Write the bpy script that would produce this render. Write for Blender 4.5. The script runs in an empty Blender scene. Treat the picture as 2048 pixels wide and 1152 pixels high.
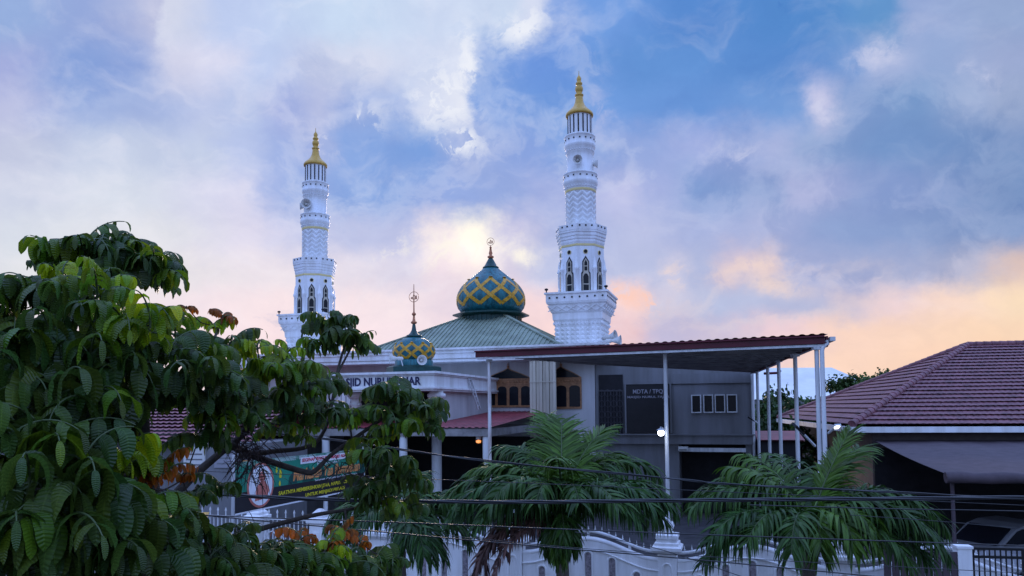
import bpy, math, random
import numpy as np
from mathutils import Matrix, Vector, Euler

R = math.radians
SC = bpy.context.scene
COL = SC.collection
rnd = random.Random(7)

# ------------------------------------------------------------------ camera
EYE, FPX, PITCH, ROLL = 5.0, 1450.0, 3.0, 0.5
PRIN = 815 - FPX*math.tan(R(PITCH))
cd = bpy.data.cameras.new('camera')
cam = bpy.data.objects.new('camera', cd)
COL.objects.link(cam)
cam.location = (0, 0, EYE)
cam.rotation_euler = (R(90+PITCH), R(ROLL), 0)
cd.sensor_width = 36
cd.lens = 36*FPX/2048
cd.shift_y = (PRIN-576)/2048
cd.clip_start = 0.1
cd.clip_end = 3000
SC.camera = cam
CAM_R = Euler(cam.rotation_euler).to_matrix()

def ray(px, py):
    return CAM_R @ Vector(((px-1024)/FPX, (PRIN-py)/FPX, -1))
def at(px, py, d):
    """world point at forward distance d (metres along +Y) seen at that place of the photograph"""
    r = ray(px, py)
    return Vector((0, 0, EYE)) + r*(d/r.y)

SC.view_settings.view_transform = 'Standard'
SC.view_settings.look = 'None'
SC.view_settings.exposure = 0.0
SC.view_settings.gamma = 1.0

# ------------------------------------------------------------------ sun (low, behind the clouds over the mosque)
SUN_AZ, SUN_EL = -3.3, 12.5
sd = bpy.data.lights.new('sun', 'SUN')
sd.energy = 1.5
sd.angle = R(12)
sd.color = (1.0, 0.78, 0.58)
sun = bpy.data.objects.new('sun', sd)
COL.objects.link(sun)
to_sun = Vector((math.sin(R(SUN_AZ))*math.cos(R(SUN_EL)), math.cos(R(SUN_AZ))*math.cos(R(SUN_EL)), math.sin(R(SUN_EL))))
sun.rotation_euler = to_sun.to_track_quat('Z', 'Y').to_euler()

# ------------------------------------------------------------------ world: Nishita dusk sky behind layers of cloud
def lin(c):
    return tuple(((v/255)/12.92 if v/255 <= .04045 else ((v/255+.055)/1.055)**2.4) for v in c)

W = bpy.data.worlds.new('World')
SC.world = W
W.use_nodes = True
nt = W.node_tree
nt.nodes.clear()
def N(t, **k):
    n = nt.nodes.new(t)
    for a, b in k.items(): setattr(n, a, b)
    return n
def setin(n, i, v):
    if isinstance(v, bpy.types.NodeSocket): nt.links.new(v, n.inputs[i])
    elif v is not None: n.inputs[i].default_value = v
def M(op, a, b=None, c=None, clamp=False):
    n = N('ShaderNodeMath', operation=op, use_clamp=clamp)
    setin(n, 0, a); setin(n, 1, b); setin(n, 2, c)
    return n.outputs[0]
def smooth(x, a, b, lo=0.0, hi=1.0):
    n = N('ShaderNodeMapRange', interpolation_type='SMOOTHSTEP')
    setin(n, 0, x); setin(n, 1, a); setin(n, 2, b); setin(n, 3, lo); setin(n, 4, hi)
    return n.outputs[0]
def mix(f, a, b, mode='MIX'):
    n = N('ShaderNodeMix', data_type='RGBA', blend_type=mode)
    setin(n, 0, f); setin(n, 6, a); setin(n, 7, b)
    return n.outputs[2]
tc = N('ShaderNodeTexCoord')
sep = N('ShaderNodeSeparateXYZ')
nt.links.new(tc.outputs['Generated'], sep.inputs[0])
dx, dy, dz = sep.outputs
yc = M('MAXIMUM', dy, 0.2)
u = M('DIVIDE', dx, yc)
v = M('DIVIDE', dz, yc)
def noise(scale, detail=5, rough=.55, off=(0, 0, 0), stretch=(1, 1, 1)):
    mp = N('ShaderNodeMapping')
    nt.links.new(tc.outputs['Generated'], mp.inputs[0])
    mp.inputs['Location'].default_value = off
    mp.inputs['Scale'].default_value = stretch
    n = N('ShaderNodeTexNoise')
    nt.links.new(mp.outputs[0], n.inputs['Vector'])
    n.inputs['Scale'].default_value = scale
    n.inputs['Detail'].default_value = detail
    n.inputs['Roughness'].default_value = rough
    return n
wa = noise(17, 9, .64, (3.1, .2, 5.7), (1, 1, 1.3))
ws = N('ShaderNodeSeparateColor')
nt.links.new(wa.outputs['Color'], ws.inputs[0])
uu = M('MULTIPLY_ADD', M('SUBTRACT', ws.outputs[0], .5), .075, u)
vv = M('MULTIPLY_ADD', M('SUBTRACT', ws.outputs[1], .5), .06, v)
U0, U1 = -0.85, 0.85
uf = M('DIVIDE', M('SUBTRACT', uu, U0), U1-U0, clamp=True)
ROWS = [
 (20, [(-300,150,170,222),(0,150,175,222),(150,150,170,220),(300,190,195,225),(325,210,215,235),(450,190,205,240),(700,200,218,243),(900,205,218,243),(1030,200,215,240),(1080,215,222,243),(1130,140,170,228),(1200,115,158,225),(1400,88,138,208),(1600,85,138,205),(1800,100,150,205),(1860,150,170,215),(2048,150,170,210),(2300,150,170,210)]),
 (110, [(0,165,175,222),(150,138,166,220),(250,150,172,222),(350,210,212,235),(430,215,217,240),(520,190,205,240),(640,205,210,235),(720,215,220,240),(850,205,215,240),(935,217,224,244),(960,135,168,226),(1100,118,158,226),(1300,100,148,214),(1600,90,139,207),(1720,110,150,210),(1790,165,180,220),(1900,150,172,215),(2048,155,170,210)]),
 (200, [(0,190,195,228),(150,160,180,225),(300,165,182,225),(400,188,199,233),(500,180,195,232),(560,170,182,228),(640,195,200,232),(700,160,180,228),(790,165,185,230),(860,215,222,243),(930,228,232,246),(958,128,164,226),(1200,113,157,223),(1400,105,150,216),(1600,115,155,215),(1660,195,197,230),(1720,140,165,212),(1850,130,162,208),(1980,160,178,215),(2048,150,168,205)]),
 (290, [(0,205,208,235),(200,207,214,240),(400,202,210,239),(470,185,198,235),(560,162,181,230),(640,173,187,230),(700,148,177,230),(850,133,168,226),(925,165,182,228),(1050,138,164,223),(1150,128,162,223),(1300,150,170,222),(1400,160,175,225),(1480,155,172,220),(1560,168,180,222),(1640,150,172,215),(1800,128,160,208),(2048,125,152,198)]),
 (380, [(0,215,218,240),(250,224,227,244),(470,217,217,240),(530,170,186,232),(600,153,177,229),(750,143,174,229),(900,148,171,226),(1000,148,169,222),(1100,160,175,225),(1260,187,192,231),(1320,165,178,225),(1400,143,169,218),(1560,150,170,215),(1620,175,182,222),(1800,145,165,212),(2048,120,148,195)]),
 (460, [(0,227,229,243),(300,232,230,241),(500,225,221,240),(600,200,204,235),(700,194,200,233),(820,190,196,231),(870,235,224,232),(950,254,247,233),(1030,198,197,228),(1150,170,183,226),(1280,188,195,230),(1400,170,182,224),(1570,174,183,222),(1700,156,175,217),(2048,135,158,202)]),
 (540, [(0,236,234,242),(300,240,233,240),(550,238,228,236),(700,230,222,235),(820,216,211,231),(880,232,216,229),(960,240,225,230),(1010,216,208,228),(1100,192,199,231),(1300,184,192,226),(1345,205,204,228),(1400,182,190,224),(1480,214,197,212),(1550,230,206,206),(1600,180,186,221),(1800,177,184,217),(1950,186,186,210),(2048,224,198,190)]),
 (610, [(0,238,231,240),(300,244,229,236),(600,249,229,233),(800,248,231,236),(900,234,218,230),(1060,248,220,222),(1180,228,205,216),(1250,245,207,198),(1320,205,200,222),(1450,194,201,229),(1600,190,194,222),(1700,206,196,214),(1800,236,199,188),(1900,250,207,177),(2048,253,213,168)]),
 (670, [(0,238,224,234),(600,250,227,231),(800,249,230,236),(1070,251,220,219),(1250,235,200,205),(1330,195,190,220),(1450,206,194,216),(1560,238,197,190),(1700,251,204,172),(2048,253,207,163)]),
 (760, [(0,238,222,228),(600,248,224,226),(1070,250,216,210),(1330,225,200,208),(1500,245,204,185),(1700,252,204,168),(2048,253,200,155)]),
]
rows = []
for y, st in ROWS:
    st = [(x, r, g+12, b_+26) if (r > 230 and b_ < 205) else ((x, r-8, g-5, b_-8) if (x < 420 and 250 < y < 560) else (x, r, g, b_)) for x, r, g, b_ in st]
    cr = N('ShaderNodeValToRGB')
    nt.links.new(uf, cr.inputs[0])
    el = cr.color_ramp.elements
    pos = [min(max(((x-1024)/FPX - U0)/(U1-U0), 0), 1) for x, *_ in st]
    while len(el) < len(st): el.new(1.0)
    for i, (p, s) in enumerate(zip(pos, st)):
        el[i].position = p
    for i, s in enumerate(st):
        el[i].color = lin(s[1:]) + (1,)
    cr.color_ramp.interpolation = 'B_SPLINE' if False else 'EASE'
    rows.append(((815-y)/FPX, cr.outputs[0]))
col = rows[-1][1]
for i in range(len(rows)-2, -1, -1):
    lo, hi = rows[i+1][0], rows[i][0]
    n = N('ShaderNodeMapRange', interpolation_type='SMOOTHSTEP')
    setin(n, 0, vv); setin(n, 1, lo); setin(n, 2, hi)
    col = mix(n.outputs[0], col, rows[i][1])
# mottling of the cloud sheets: noise fed with its own warp, so that it frays into wisps
def wnoise(scale, warp, wscale, detail=9, rough=.58, off=(0, 0, 0), stretch=(1, 1, 1), kind='FBM'):
    w = noise(wscale, 4, .5, tuple(o+3.3 for o in off))
    sb = N('ShaderNodeVectorMath', operation='SUBTRACT'); nt.links.new(w.outputs['Color'], sb.inputs[0]); sb.inputs[1].default_value = (.5, .5, .5)
    scn = N('ShaderNodeVectorMath', operation='SCALE'); nt.links.new(sb.outputs[0], scn.inputs[0]); scn.inputs['Scale'].default_value = warp
    ad = N('ShaderNodeVectorMath', operation='ADD'); nt.links.new(tc.outputs['Generated'], ad.inputs[0]); nt.links.new(scn.outputs[0], ad.inputs[1])
    mp = N('ShaderNodeMapping'); nt.links.new(ad.outputs[0], mp.inputs[0]); mp.inputs['Location'].default_value = off
    mp.inputs['Rotation'].default_value = (0, R(-28), 0); mp.inputs['Scale'].default_value = stretch
    n = N('ShaderNodeTexNoise', noise_type=kind); nt.links.new(mp.outputs[0], n.inputs['Vector'])
    n.inputs['Scale'].default_value = scale; n.inputs['Detail'].default_value = detail; n.inputs['Roughness'].default_value = rough
    return n.outputs[0]
n1 = wnoise(13, .16, 11, 10, .58, (1.3, 7.7, .4), (1, 1, 2.0))
n2 = wnoise(11, .16, 9, 7, .55, (8.3, 2.7, 1.4), (1, 1, 2.4))
wisp = smooth(n2, .48, .78)
mot = M('ADD', M('MULTIPLY', M('SUBTRACT', n1, .5), .24), M('MULTIPLY', M('SUBTRACT', n2, .5), .12))
gain = M('ADD', 1.0, mot)
cg = N('ShaderNodeCombineColor')
for i, k in enumerate((1.0, .9, .55)):
    setin(cg, i, M('ADD', 1.0, M('MULTIPLY', mot, k)))
col = mix(1.0, col, cg.outputs[0], 'MULTIPLY')
col = mix(M('MULTIPLY', wisp, smooth(u, .55, -.5, .10, .30)), col, lin((236, 234, 246))+(1,))
# sunlit cloud rims: bright where fine noise peaks inside a few regions of the sky
def blob(px, py, rx, ry, ang=0):
    cu, cv = (px-1024)/FPX, (815-py)/FPX
    a = M('SUBTRACT', uu, cu); b = M('SUBTRACT', vv, cv)
    ca, sa = math.cos(R(ang)), math.sin(R(ang))
    p = M('ADD', M('MULTIPLY', a, ca*FPX/rx), M('MULTIPLY', b, sa*FPX/rx))
    q = M('ADD', M('MULTIPLY', a, -sa*FPX/ry), M('MULTIPLY', b, ca*FPX/ry))
    r2 = M('ADD', M('MULTIPLY', p, p), M('MULTIPLY', q, q))
    return M('POWER', 2.718, M('MULTIPLY', r2, -1.0))
n3o = wnoise(13, .12, 16, 10, .66, (4.1, 1.9, 9.2), (1, 1, 1.3))
def rim(spots, thr, soft, colr, amt):
    global col
    tot = None
    for s in spots:
        b = blob(*s)
        tot = b if tot is None else M('MAXIMUM', tot, b)
    f = M('MULTIPLY', M('MULTIPLY', smooth(n3o, thr, thr+soft), tot), amt, clamp=True)
    col = mix(f, col, lin(colr)+(1,))
# heavier grey-blue cloud masses with frayed, bright-lipped edges
n4 = wnoise(8, .20, 9, 10, .62, (2.7, 5.1, 3.3), (1, 1, 1.5))
def masses(spots, dark, lip, amt):
    global col
    tot = None
    for s in spots:
        b = blob(*s); tot = b if tot is None else M('MAXIMUM', tot, b)
    f = M('ADD', tot, M('MULTIPLY', M('SUBTRACT', n4, .5), 2.3))
    m = smooth(f, .38, .82)
    edge = M('MULTIPLY', M('MULTIPLY', smooth(f, .22, .46), M('SUBTRACT', 1.0, m)), smooth(tot, .12, .4))
    col = mix(M('MULTIPLY', m, amt), col, mix(1.0, col, dark+(1,), 'MULTIPLY'))
    col = mix(M('MULTIPLY', edge, lip[3]), col, lin(lip[:3])+(1,))
masses([(1070,130,130,150,0),(1200,330,120,60,0)], (.82,.88,.95), (214,222,244,.22), .85)
masses([(760,310,230,110,10),(640,160,110,70,20)], (.83,.88,.95), (222,226,244,.22), .85)
masses([(170,110,190,90,25)], (.88,.91,.97), (222,226,244,.06), .8)
masses([(1470,360,150,80,10),(1850,300,230,150,20),(1750,480,280,90,0)], (.80,.85,.92), (196,202,232,.10), .95)
masses([(1560,600,240,50,8)], (.90,.92,.97), (232,214,214,.22), .8)
rim([(340,60,26,80,35),(440,70,30,50,30),(640,115,60,45,20)], .46, .2, (226,226,244), .55)
rim([(890,180,60,60,-40),(935,110,22,70,0),(700,240,60,34,20),(925,275,40,22,0),(1060,35,60,30,30)], .48, .07, (238,241,250), .95)
rim([(1660,215,24,44,40),(1785,90,70,24,30),(1570,435,20,16,0),(1990,160,36,50,60),(1480,300,60,26,0)], .47, .2, (208,211,236), .8)
rim([(1210,220,22,60,10),(650,280,50,40,0)], .44, .2, (190,196,232), .6)
gl = blob(935,492,85,50,8)
glc = N('ShaderNodeCombineColor')
for i, k in enumerate((.20, .16, .10)): setin(glc, i, M('MULTIPLY', gl, k))
col = mix(1.0, col, glc.outputs[0], 'ADD')
rim([(930,490,96,48,10),(1045,503,34,22,0),(790,500,40,30,40)], .44, .2, (255,248,236), .95)
rim([(1500,538,70,16,12),(1560,572,60,14,-6),(1350,555,22,24,30)], .44, .10, (246,220,208), .6)
rim([(1250,595,60,24,-25),(1300,610,40,14,-25)], .44, .12, (255,206,188), .9)
# sky outside the photograph: brighter lavender-blue overcast overhead and behind
nish = N('ShaderNodeTexSky', sky_type='NISHITA')
nish.sun_disc = False
nish.sun_elevation = R(SUN_EL)
nish.sun_rotation = R(SUN_AZ)
over = N('ShaderNodeMix', data_type='RGBA', blend_type='ADD')
BACK = (0.40, 0.58, 1.26)
setin(over, 0, 0.10); setin(over, 6, BACK+(1,)); nt.links.new(nish.outputs[0], over.inputs[7])
front = M('MULTIPLY', smooth(dy, .35, .68), smooth(v, .95, .62))
low = smooth(dz, .02, .5, .40, 1.24)          # the sky opposite the sunset darkens towards the horizon
lc = N('ShaderNodeCombineColor')
for i in range(3): setin(lc, i, low)
skyc = mix(front, mix(1.0, over.outputs[2], lc.outputs[0], 'MULTIPLY'), col)
bg = N('ShaderNodeBackground')
nt.links.new(skyc, bg.inputs[0])
bg.inputs[1].default_value = 1.0
wo = N('ShaderNodeOutputWorld')
nt.links.new(bg.outputs[0], wo.inputs[0])

# ------------------------------------------------------------------ materials
MATS = {}
def mat(name, c, rough=.6, metal=0.0, var=.12, vs=3.0, bump=0.0, bs=40.0, emit=None, trans=0.0, spec=.4, tint=False, streak=False, dirt=None):
    m = bpy.data.materials.new(name)
    m.use_nodes = True
    t = m.node_tree
    b = t.nodes['Principled BSDF']
    b.inputs['Roughness'].default_value = rough
    b.inputs['Metallic'].default_value = metal
    b.inputs['Specular IOR Level'].default_value = spec
    co = t.nodes.new('ShaderNodeTexCoord')
    n = t.nodes.new('ShaderNodeTexNoise')
    n.inputs['Scale'].default_value = vs
    n.inputs['Detail'].default_value = 6
    n.inputs['Roughness'].default_value = .65
    if streak:
        mp = t.nodes.new('ShaderNodeMapping')
        mp.inputs['Scale'].default_value = (1, 1, .12)
        t.links.new(co.outputs['Object'], mp.inputs[0]); t.links.new(mp.outputs[0], n.inputs['Vector'])
    else:
        t.links.new(co.outputs['Object'], n.inputs['Vector'])
    r = t.nodes.new('ShaderNodeValToRGB')
    d = dirt or tuple(x*(1-2*var) for x in c)
    r.color_ramp.elements[0].position = .28
    r.color_ramp.elements[0].color = d + (1,)
    r.color_ramp.elements[1].position = .62
    r.color_ramp.elements[1].color = tuple(min(1, x*(1+.5*var)) for x in c) + (1,)
    t.links.new(n.outputs[0], r.inputs[0])
    cs = r.outputs[0]
    if tint:
        a = t.nodes.new('ShaderNodeAttribute'); a.attribute_name = 'tint'
        mx = t.nodes.new('ShaderNodeMix'); mx.data_type = 'RGBA'; mx.blend_type = 'MULTIPLY'
        mx.inputs[0].default_value = 1
        t.links.new(cs, mx.inputs[6]); t.links.new(a.outputs[0], mx.inputs[7])
        cs = mx.outputs[2]
    t.links.new(cs, b.inputs['Base Color'])
    if emit:
        b.inputs['Emission Color'].default_value = emit[:3] + (1,)
        b.inputs['Emission Strength'].default_value = emit[3]
    if bump:
        n2 = t.nodes.new('ShaderNodeTexNoise')
        n2.inputs['Scale'].default_value = bs
        n2.inputs['Detail'].default_value = 4
        t.links.new(co.outputs['Object'], n2.inputs['Vector'])
        bp = t.nodes.new('ShaderNodeBump')
        bp.inputs['Strength'].default_value = bump
        bp.inputs['Distance'].default_value = .02
        t.links.new(n2.outputs[0], bp.inputs['Height'])
        t.links.new(bp.outputs[0], b.inputs['Normal'])
    if trans:
        out = [x for x in t.nodes if x.type == 'OUTPUT_MATERIAL'][0]
        tr = t.nodes.new('ShaderNodeBsdfTranslucent')
        t.links.new(cs, tr.inputs[0])
        ms = t.nodes.new('ShaderNodeMixShader')
        ms.inputs[0].default_value = trans
        t.links.new(b.outputs[0], ms.inputs[1]); t.links.new(tr.outputs[0], ms.inputs[2])
        t.links.new(ms.outputs[0], out.inputs[0])
    MATS[name] = m
    return m

def leaf_material(name, c, trans, veins, rough=.42, spec=.5):
    """leaf: colour x per-leaflet tint, with lateral veins across the UV of each blade"""
    m = bpy.data.materials.new(name); m.use_nodes = True
    t = m.node_tree; b = t.nodes['Principled BSDF']
    uv = t.nodes.new('ShaderNodeUVMap'); uv.uv_map = 'UVMap'
    sp = t.nodes.new('ShaderNodeSeparateXYZ'); t.links.new(uv.outputs[0], sp.inputs[0])
    def mm(op, a, b_=None):
        n = t.nodes.new('ShaderNodeMath'); n.operation = op
        for i, q in enumerate((a, b_)):
            if isinstance(q, bpy.types.NodeSocket): t.links.new(q, n.inputs[i])
            elif q is not None: n.inputs[i].default_value = q
        return n.outputs[0]
    au = mm('ABSOLUTE', mm('SUBTRACT', sp.outputs[0], .5))
    ph = mm('ADD', mm('MULTIPLY', sp.outputs[1], veins*6.283), mm('MULTIPLY', au, -7.0))
    wv = mm('ADD', mm('MULTIPLY', mm('SINE', ph), .5), .5)
    mid = mm('LESS_THAN', au, .035)
    a = t.nodes.new('ShaderNodeAttribute'); a.attribute_name = 'tint'
    base = t.nodes.new('ShaderNodeMix'); base.data_type = 'RGBA'; base.blend_type = 'MULTIPLY'; base.inputs[0].default_value = 1
    base.inputs[6].default_value = c + (1,); t.links.new(a.outputs[0], base.inputs[7])
    vn = t.nodes.new('ShaderNodeMix'); vn.data_type = 'RGBA'
    t.links.new(mm('MAXIMUM', mm('MULTIPLY', mm('POWER', wv, 3.0), .30), mm('MULTIPLY', mid, .6)), vn.inputs[0])
    t.links.new(base.outputs[2], vn.inputs[6])
    li = t.nodes.new('ShaderNodeMix'); li.data_type = 'RGBA'; li.blend_type = 'MULTIPLY'; li.inputs[0].default_value = 1
    t.links.new(base.outputs[2], li.inputs[6]); li.inputs[7].default_value = (1.9, 1.7, 1.6, 1); li.clamp_result = False
    t.links.new(li.outputs[2], vn.inputs[7])
    t.links.new(vn.outputs[2], b.inputs['Base Color'])
    b.inputs['Roughness'].default_value = rough
    b.inputs['Specular IOR Level'].default_value = spec
    bp = t.nodes.new('ShaderNodeBump'); bp.inputs['Strength'].default_value = .55; bp.inputs['Distance'].default_value = .006
    t.links.new(wv, bp.inputs['Height']); t.links.new(bp.outputs[0], b.inputs['Normal'])
    out = [x for x in t.nodes if x.type == 'OUTPUT_MATERIAL'][0]
    tr = t.nodes.new('ShaderNodeBsdfTranslucent'); t.links.new(vn.outputs[2], tr.inputs[0])
    t.links.new(bp.outputs[0], tr.inputs['Normal'])
    ms = t.nodes.new('ShaderNodeMixShader'); ms.inputs[0].default_value = trans
    t.links.new(b.outputs[0], ms.inputs[1]); t.links.new(tr.outputs[0], ms.inputs[2]); t.links.new(ms.outputs[0], out.inputs[0])
    MATS[name] = m
    return m

white = mat('white_paint', (.78, .79, .80), .55, var=.05, vs=2.5, streak=True, bump=.05, dirt=(.58, .57, .54))
minw = mat('minaret_paint', (.82, .83, .84), .5, var=.05, vs=2.6, streak=True, dirt=(.62, .61, .58))
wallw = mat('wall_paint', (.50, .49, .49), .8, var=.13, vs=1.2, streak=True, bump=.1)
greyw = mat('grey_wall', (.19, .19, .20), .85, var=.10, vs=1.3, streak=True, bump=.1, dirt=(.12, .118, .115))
fencew = mat('boundary_paint', (.88, .88, .88), .65, var=.05, vs=3.5, streak=True, bump=.15, dirt=(.70, .69, .67))
gold = mat('gold_paint', (.60, .36, .07), .42, .2, var=.12, vs=6)
bandy = mat('pale_yellow_band', (.74, .60, .26), .5, var=.08)
yellow = mat('yellow_tile', (.58, .30, .015), .35, var=.28, vs=8)
teal = mat('teal_dome', (.012, .135, .155), .36, .1, var=.42, vs=6, streak=True)
tealdark = mat('dark_teal', (.01, .055, .05), .35, .1, var=.2, vs=6)
copper = mat('copper_finial', (.45, .17, .08), .4, .5, var=.2, vs=10)
greenroof = mat('green_roof_sheet', (.25, .30, .22), .55, .0, var=.22, vs=1.2)
redsheet = mat('red_roof_sheet', (.27, .05, .06), .45, .15, var=.25, vs=1.5)
redfascia = mat('red_fascia', (.10, .010, .02), .4, .1, var=.15, vs=2)
soffit = mat('grey_brown_soffit', (.30, .28, .27), .8, var=.3, vs=2.0, streak=False)
steel = mat('galvanised_steel', (.62, .63, .64), .5, .2, var=.18, vs=4, streak=True)
rustpost = mat('chipped_white_post', (.74, .74, .75), .5, var=.05, vs=7, streak=True, dirt=(.36, .24, .18))
wood = mat('carved_wood', (.36, .17, .075), .45, var=.25, vs=8)
glass = mat('dark_glass', (.010, .011, .015), .15, spec=.25, var=.1)
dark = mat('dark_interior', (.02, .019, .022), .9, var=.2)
black = mat('black_sign', (.012, .011, .013), .5, var=.2)
lettergrey = mat('grey_letters', (.30, .29, .32), .5, var=.05)
navy = mat('navy_letters', (.02, .018, .075), .5, var=.05)
cream = mat('cream_sheet', (.52, .47, .37), .6, var=.15, vs=2, streak=True)
tile = mat('maroon_roof_tile', (.205, .078, .088), .55, var=.32, vs=3.2, bump=.15)
tile2 = mat('faded_red_tile', (.30, .115, .125), .6, var=.3, vs=3, bump=.2)
awning = mat('brown_awning', (.085, .062, .070), .8, var=.15, vs=3, bump=.2)
iron = mat('black_iron', (.012, .012, .014), .5, .3, var=.1)
rubber = mat('black_cable', (.012, .012, .014), .35, var=.1, spec=.6)
paver = mat('dark_paver', (.10, .095, .10), .75, var=.3, vs=2, bump=.3, bs=9)
soil = mat('ground_soil', (.12, .11, .10), .9, var=.25, vs=.5)
asphalt = mat('asphalt', (.05, .05, .052), .85, var=.2, vs=1.5, bump=.2)
bark = mat('bark', (.055, .042, .032), .9, var=.3, vs=12, bump=.6, bs=30)
palmbark = mat('palm_trunk', (.14, .12, .10), .85, var=.3, vs=8, bump=.4)
plastic = mat('off_white_plastic', (.62, .61, .58), .5, var=.08)
carwhite = mat('car_paint', (.20, .20, .21), .25, .0, spec=.6, var=.02)
redlamp = mat('red_lens', (.35, .01, .015), .2, var=.1)
metalgrey = mat('grey_roof_far', (.80, .78, .72), .6, var=.08, vs=.3)
orange = mat('orange_paint', (.7, .28, .04), .6, var=.1)
leafm = leaf_material('broad_leaf', (.050, .104, .018), .46, 13, .36)
palmleaf = leaf_material('palm_leaf', (.034, .080, .014), .22, 2, .42, .28)
deadleaf = leaf_material('dry_palm_leaf', (.085, .04, .03), .1, 2, .7)
farleaf = mat('far_leaf', (.05, .10, .03), .6, var=.4, vs=1.5, tint=True, trans=.25)
stalk = mat('leaf_stalk', (.07, .10, .035), .6, var=.2)
lampglow = mat('lit_bulb', (.9, .92, 1), .3, emit=(.85, .92, 1.0, 14))
ledglow = mat('lit_strip', (.9, .95, 1), .3, emit=(.9, .95, 1.0, 6))
warmglow = mat('warm_lantern', (.9, .5, .2), .3, emit=(1.0, .33, .08, 1.2))

# ------------------------------------------------------------------ mesh builder and scene helpers
class MB:
    def __init__(s): s.v = []; s.f = []; s.m = []; s.sm = []
    def add(s, vs, fs, mi=0, smooth=False):
        o = len(s.v)
        s.v += [tuple(p) for p in vs]
        s.f += [tuple(i+o for i in f) for f in fs]
        s.m += [mi]*len(fs); s.sm += [smooth]*len(fs)
        return s
    def box(s, x0, x1, y0, y1, z0, z1, mi=0):
        return s.hexa([(x0,y0,z0),(x1,y0,z0),(x1,y1,z0),(x0,y1,z0),(x0,y0,z1),(x1,y0,z1),(x1,y1,z1),(x0,y1,z1)], mi)
    def hexa(s, c, mi=0):
        return s.add(c, [(0,3,2,1),(4,5,6,7),(0,1,5,4),(1,2,6,5),(2,3,7,6),(3,0,4,7)], mi)
    def bar(s, a, b, w, h=None, mi=0, up=(0, 0, 1)):
        a, b = Vector(a), Vector(b); h = h or w
        d = (b-a).normalized(); upv = Vector(up)
        if abs(d.dot(upv)) > .98: upv = Vector((0, 1, 0)) if abs(d.y) < .9 else Vector((1, 0, 0))
        sx = d.cross(upv).normalized(); sy = sx.cross(d)
        c = []
        for p in (a, b):
            for i, j in ((-1,-1),(1,-1),(1,1),(-1,1)): c.append(p + sx*(i*w/2) + sy*(j*h/2))
        return s.hexa(c, mi)
    def tube(s, pts, r, n=8, mi=0, cap=True, smooth=True):
        pts = [Vector(p) for p in pts]
        rs = r if isinstance(r, (list, tuple)) else [r]*len(pts)
        vs = []; prev = None
        for i, p in enumerate(pts):
            d = (pts[min(i+1, len(pts)-1)] - pts[max(i-1, 0)])
            d = d.normalized() if d.length > 1e-9 else Vector((0, 0, 1))
            if prev is None:
                q = d.cross(Vector((0, 0, 1)))
                if q.length < .05: q = d.cross(Vector((1, 0, 0)))
                prev = q.normalized()
            else:
                q = prev - d*prev.dot(d)
                prev = q.normalized() if q.length > 1e-6 else prev
            w = d.cross(prev)
            for k in range(n):
                a = 2*math.pi*k/n
                vs.append(p + (prev*math.cos(a) + w*math.sin(a))*rs[i])
        fs = []
        for i in range(len(pts)-1):
            for k in range(n):
                fs.append((i*n+k, i*n+(k+1)%n, (i+1)*n+(k+1)%n, (i+1)*n+k))
        s.add(vs, fs, mi, smooth)
        if cap:
            s.add(vs[:n], [tuple(range(n-1, -1, -1))], mi); s.add(vs[-n:], [tuple(range(n))], mi)
        return s
    def lathe(s, prof, n=32, c=(0, 0, 0), mi=0, smooth=True, a0=0.0, caps=True):
        vs = []
        for r, z in prof:
            for k in range(n):
                a = a0 + 2*math.pi*k/n
                vs.append((c[0]+r*math.cos(a), c[1]+r*math.sin(a), c[2]+z))
        fs = []
        for i in range(len(prof)-1):
            for k in range(n):
                fs.append((i*n+k, i*n+(k+1)%n, (i+1)*n+(k+1)%n, (i+1)*n+k))
        s.add(vs, fs, mi, smooth)
        if caps:
            if prof[0][0] > 1e-4: s.add(vs[:n], [tuple(range(n-1, -1, -1))], mi)
            if prof[-1][0] > 1e-4: s.add(vs[-n:], [tuple(range(n))], mi)
        return s
    def square(s, prof, c=(0, 0, 0), mi=0):
        return s.lathe([(r*math.sqrt(2), z) for r, z in prof], 4, c, mi, False, math.pi/4)
    def prism(s, pts, d, mi=0):
        """closed outline pts (list of 3D) pushed along vector d"""
        n = len(pts); d = Vector(d)
        p = [Vector(q) for q in pts]
        vs = p + [q+d for q in p]
        fs = [tuple(range(n-1, -1, -1)), tuple(range(n, 2*n))] + [(i, (i+1) % n, n+(i+1) % n, n+i) for i in range(n)]
        return s.add(vs, fs, mi)
    def build(s, name, mats, parent=None, loc=(0, 0, 0), rot=(0, 0, 0)):
        me = bpy.data.meshes.new(name)
        me.from_pydata(s.v, [], s.f)
        for m in (mats if isinstance(mats, (list, tuple)) else [mats]): me.materials.append(m)
        me.polygons.foreach_set('material_index', s.m)
        me.polygons.foreach_set('use_smooth', s.sm)
        me.update()
        o = bpy.data.objects.new(name, me)
        COL.objects.link(o)
        o.location = loc; o.rotation_euler = rot
        if parent: o.parent = parent
        return o

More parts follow.
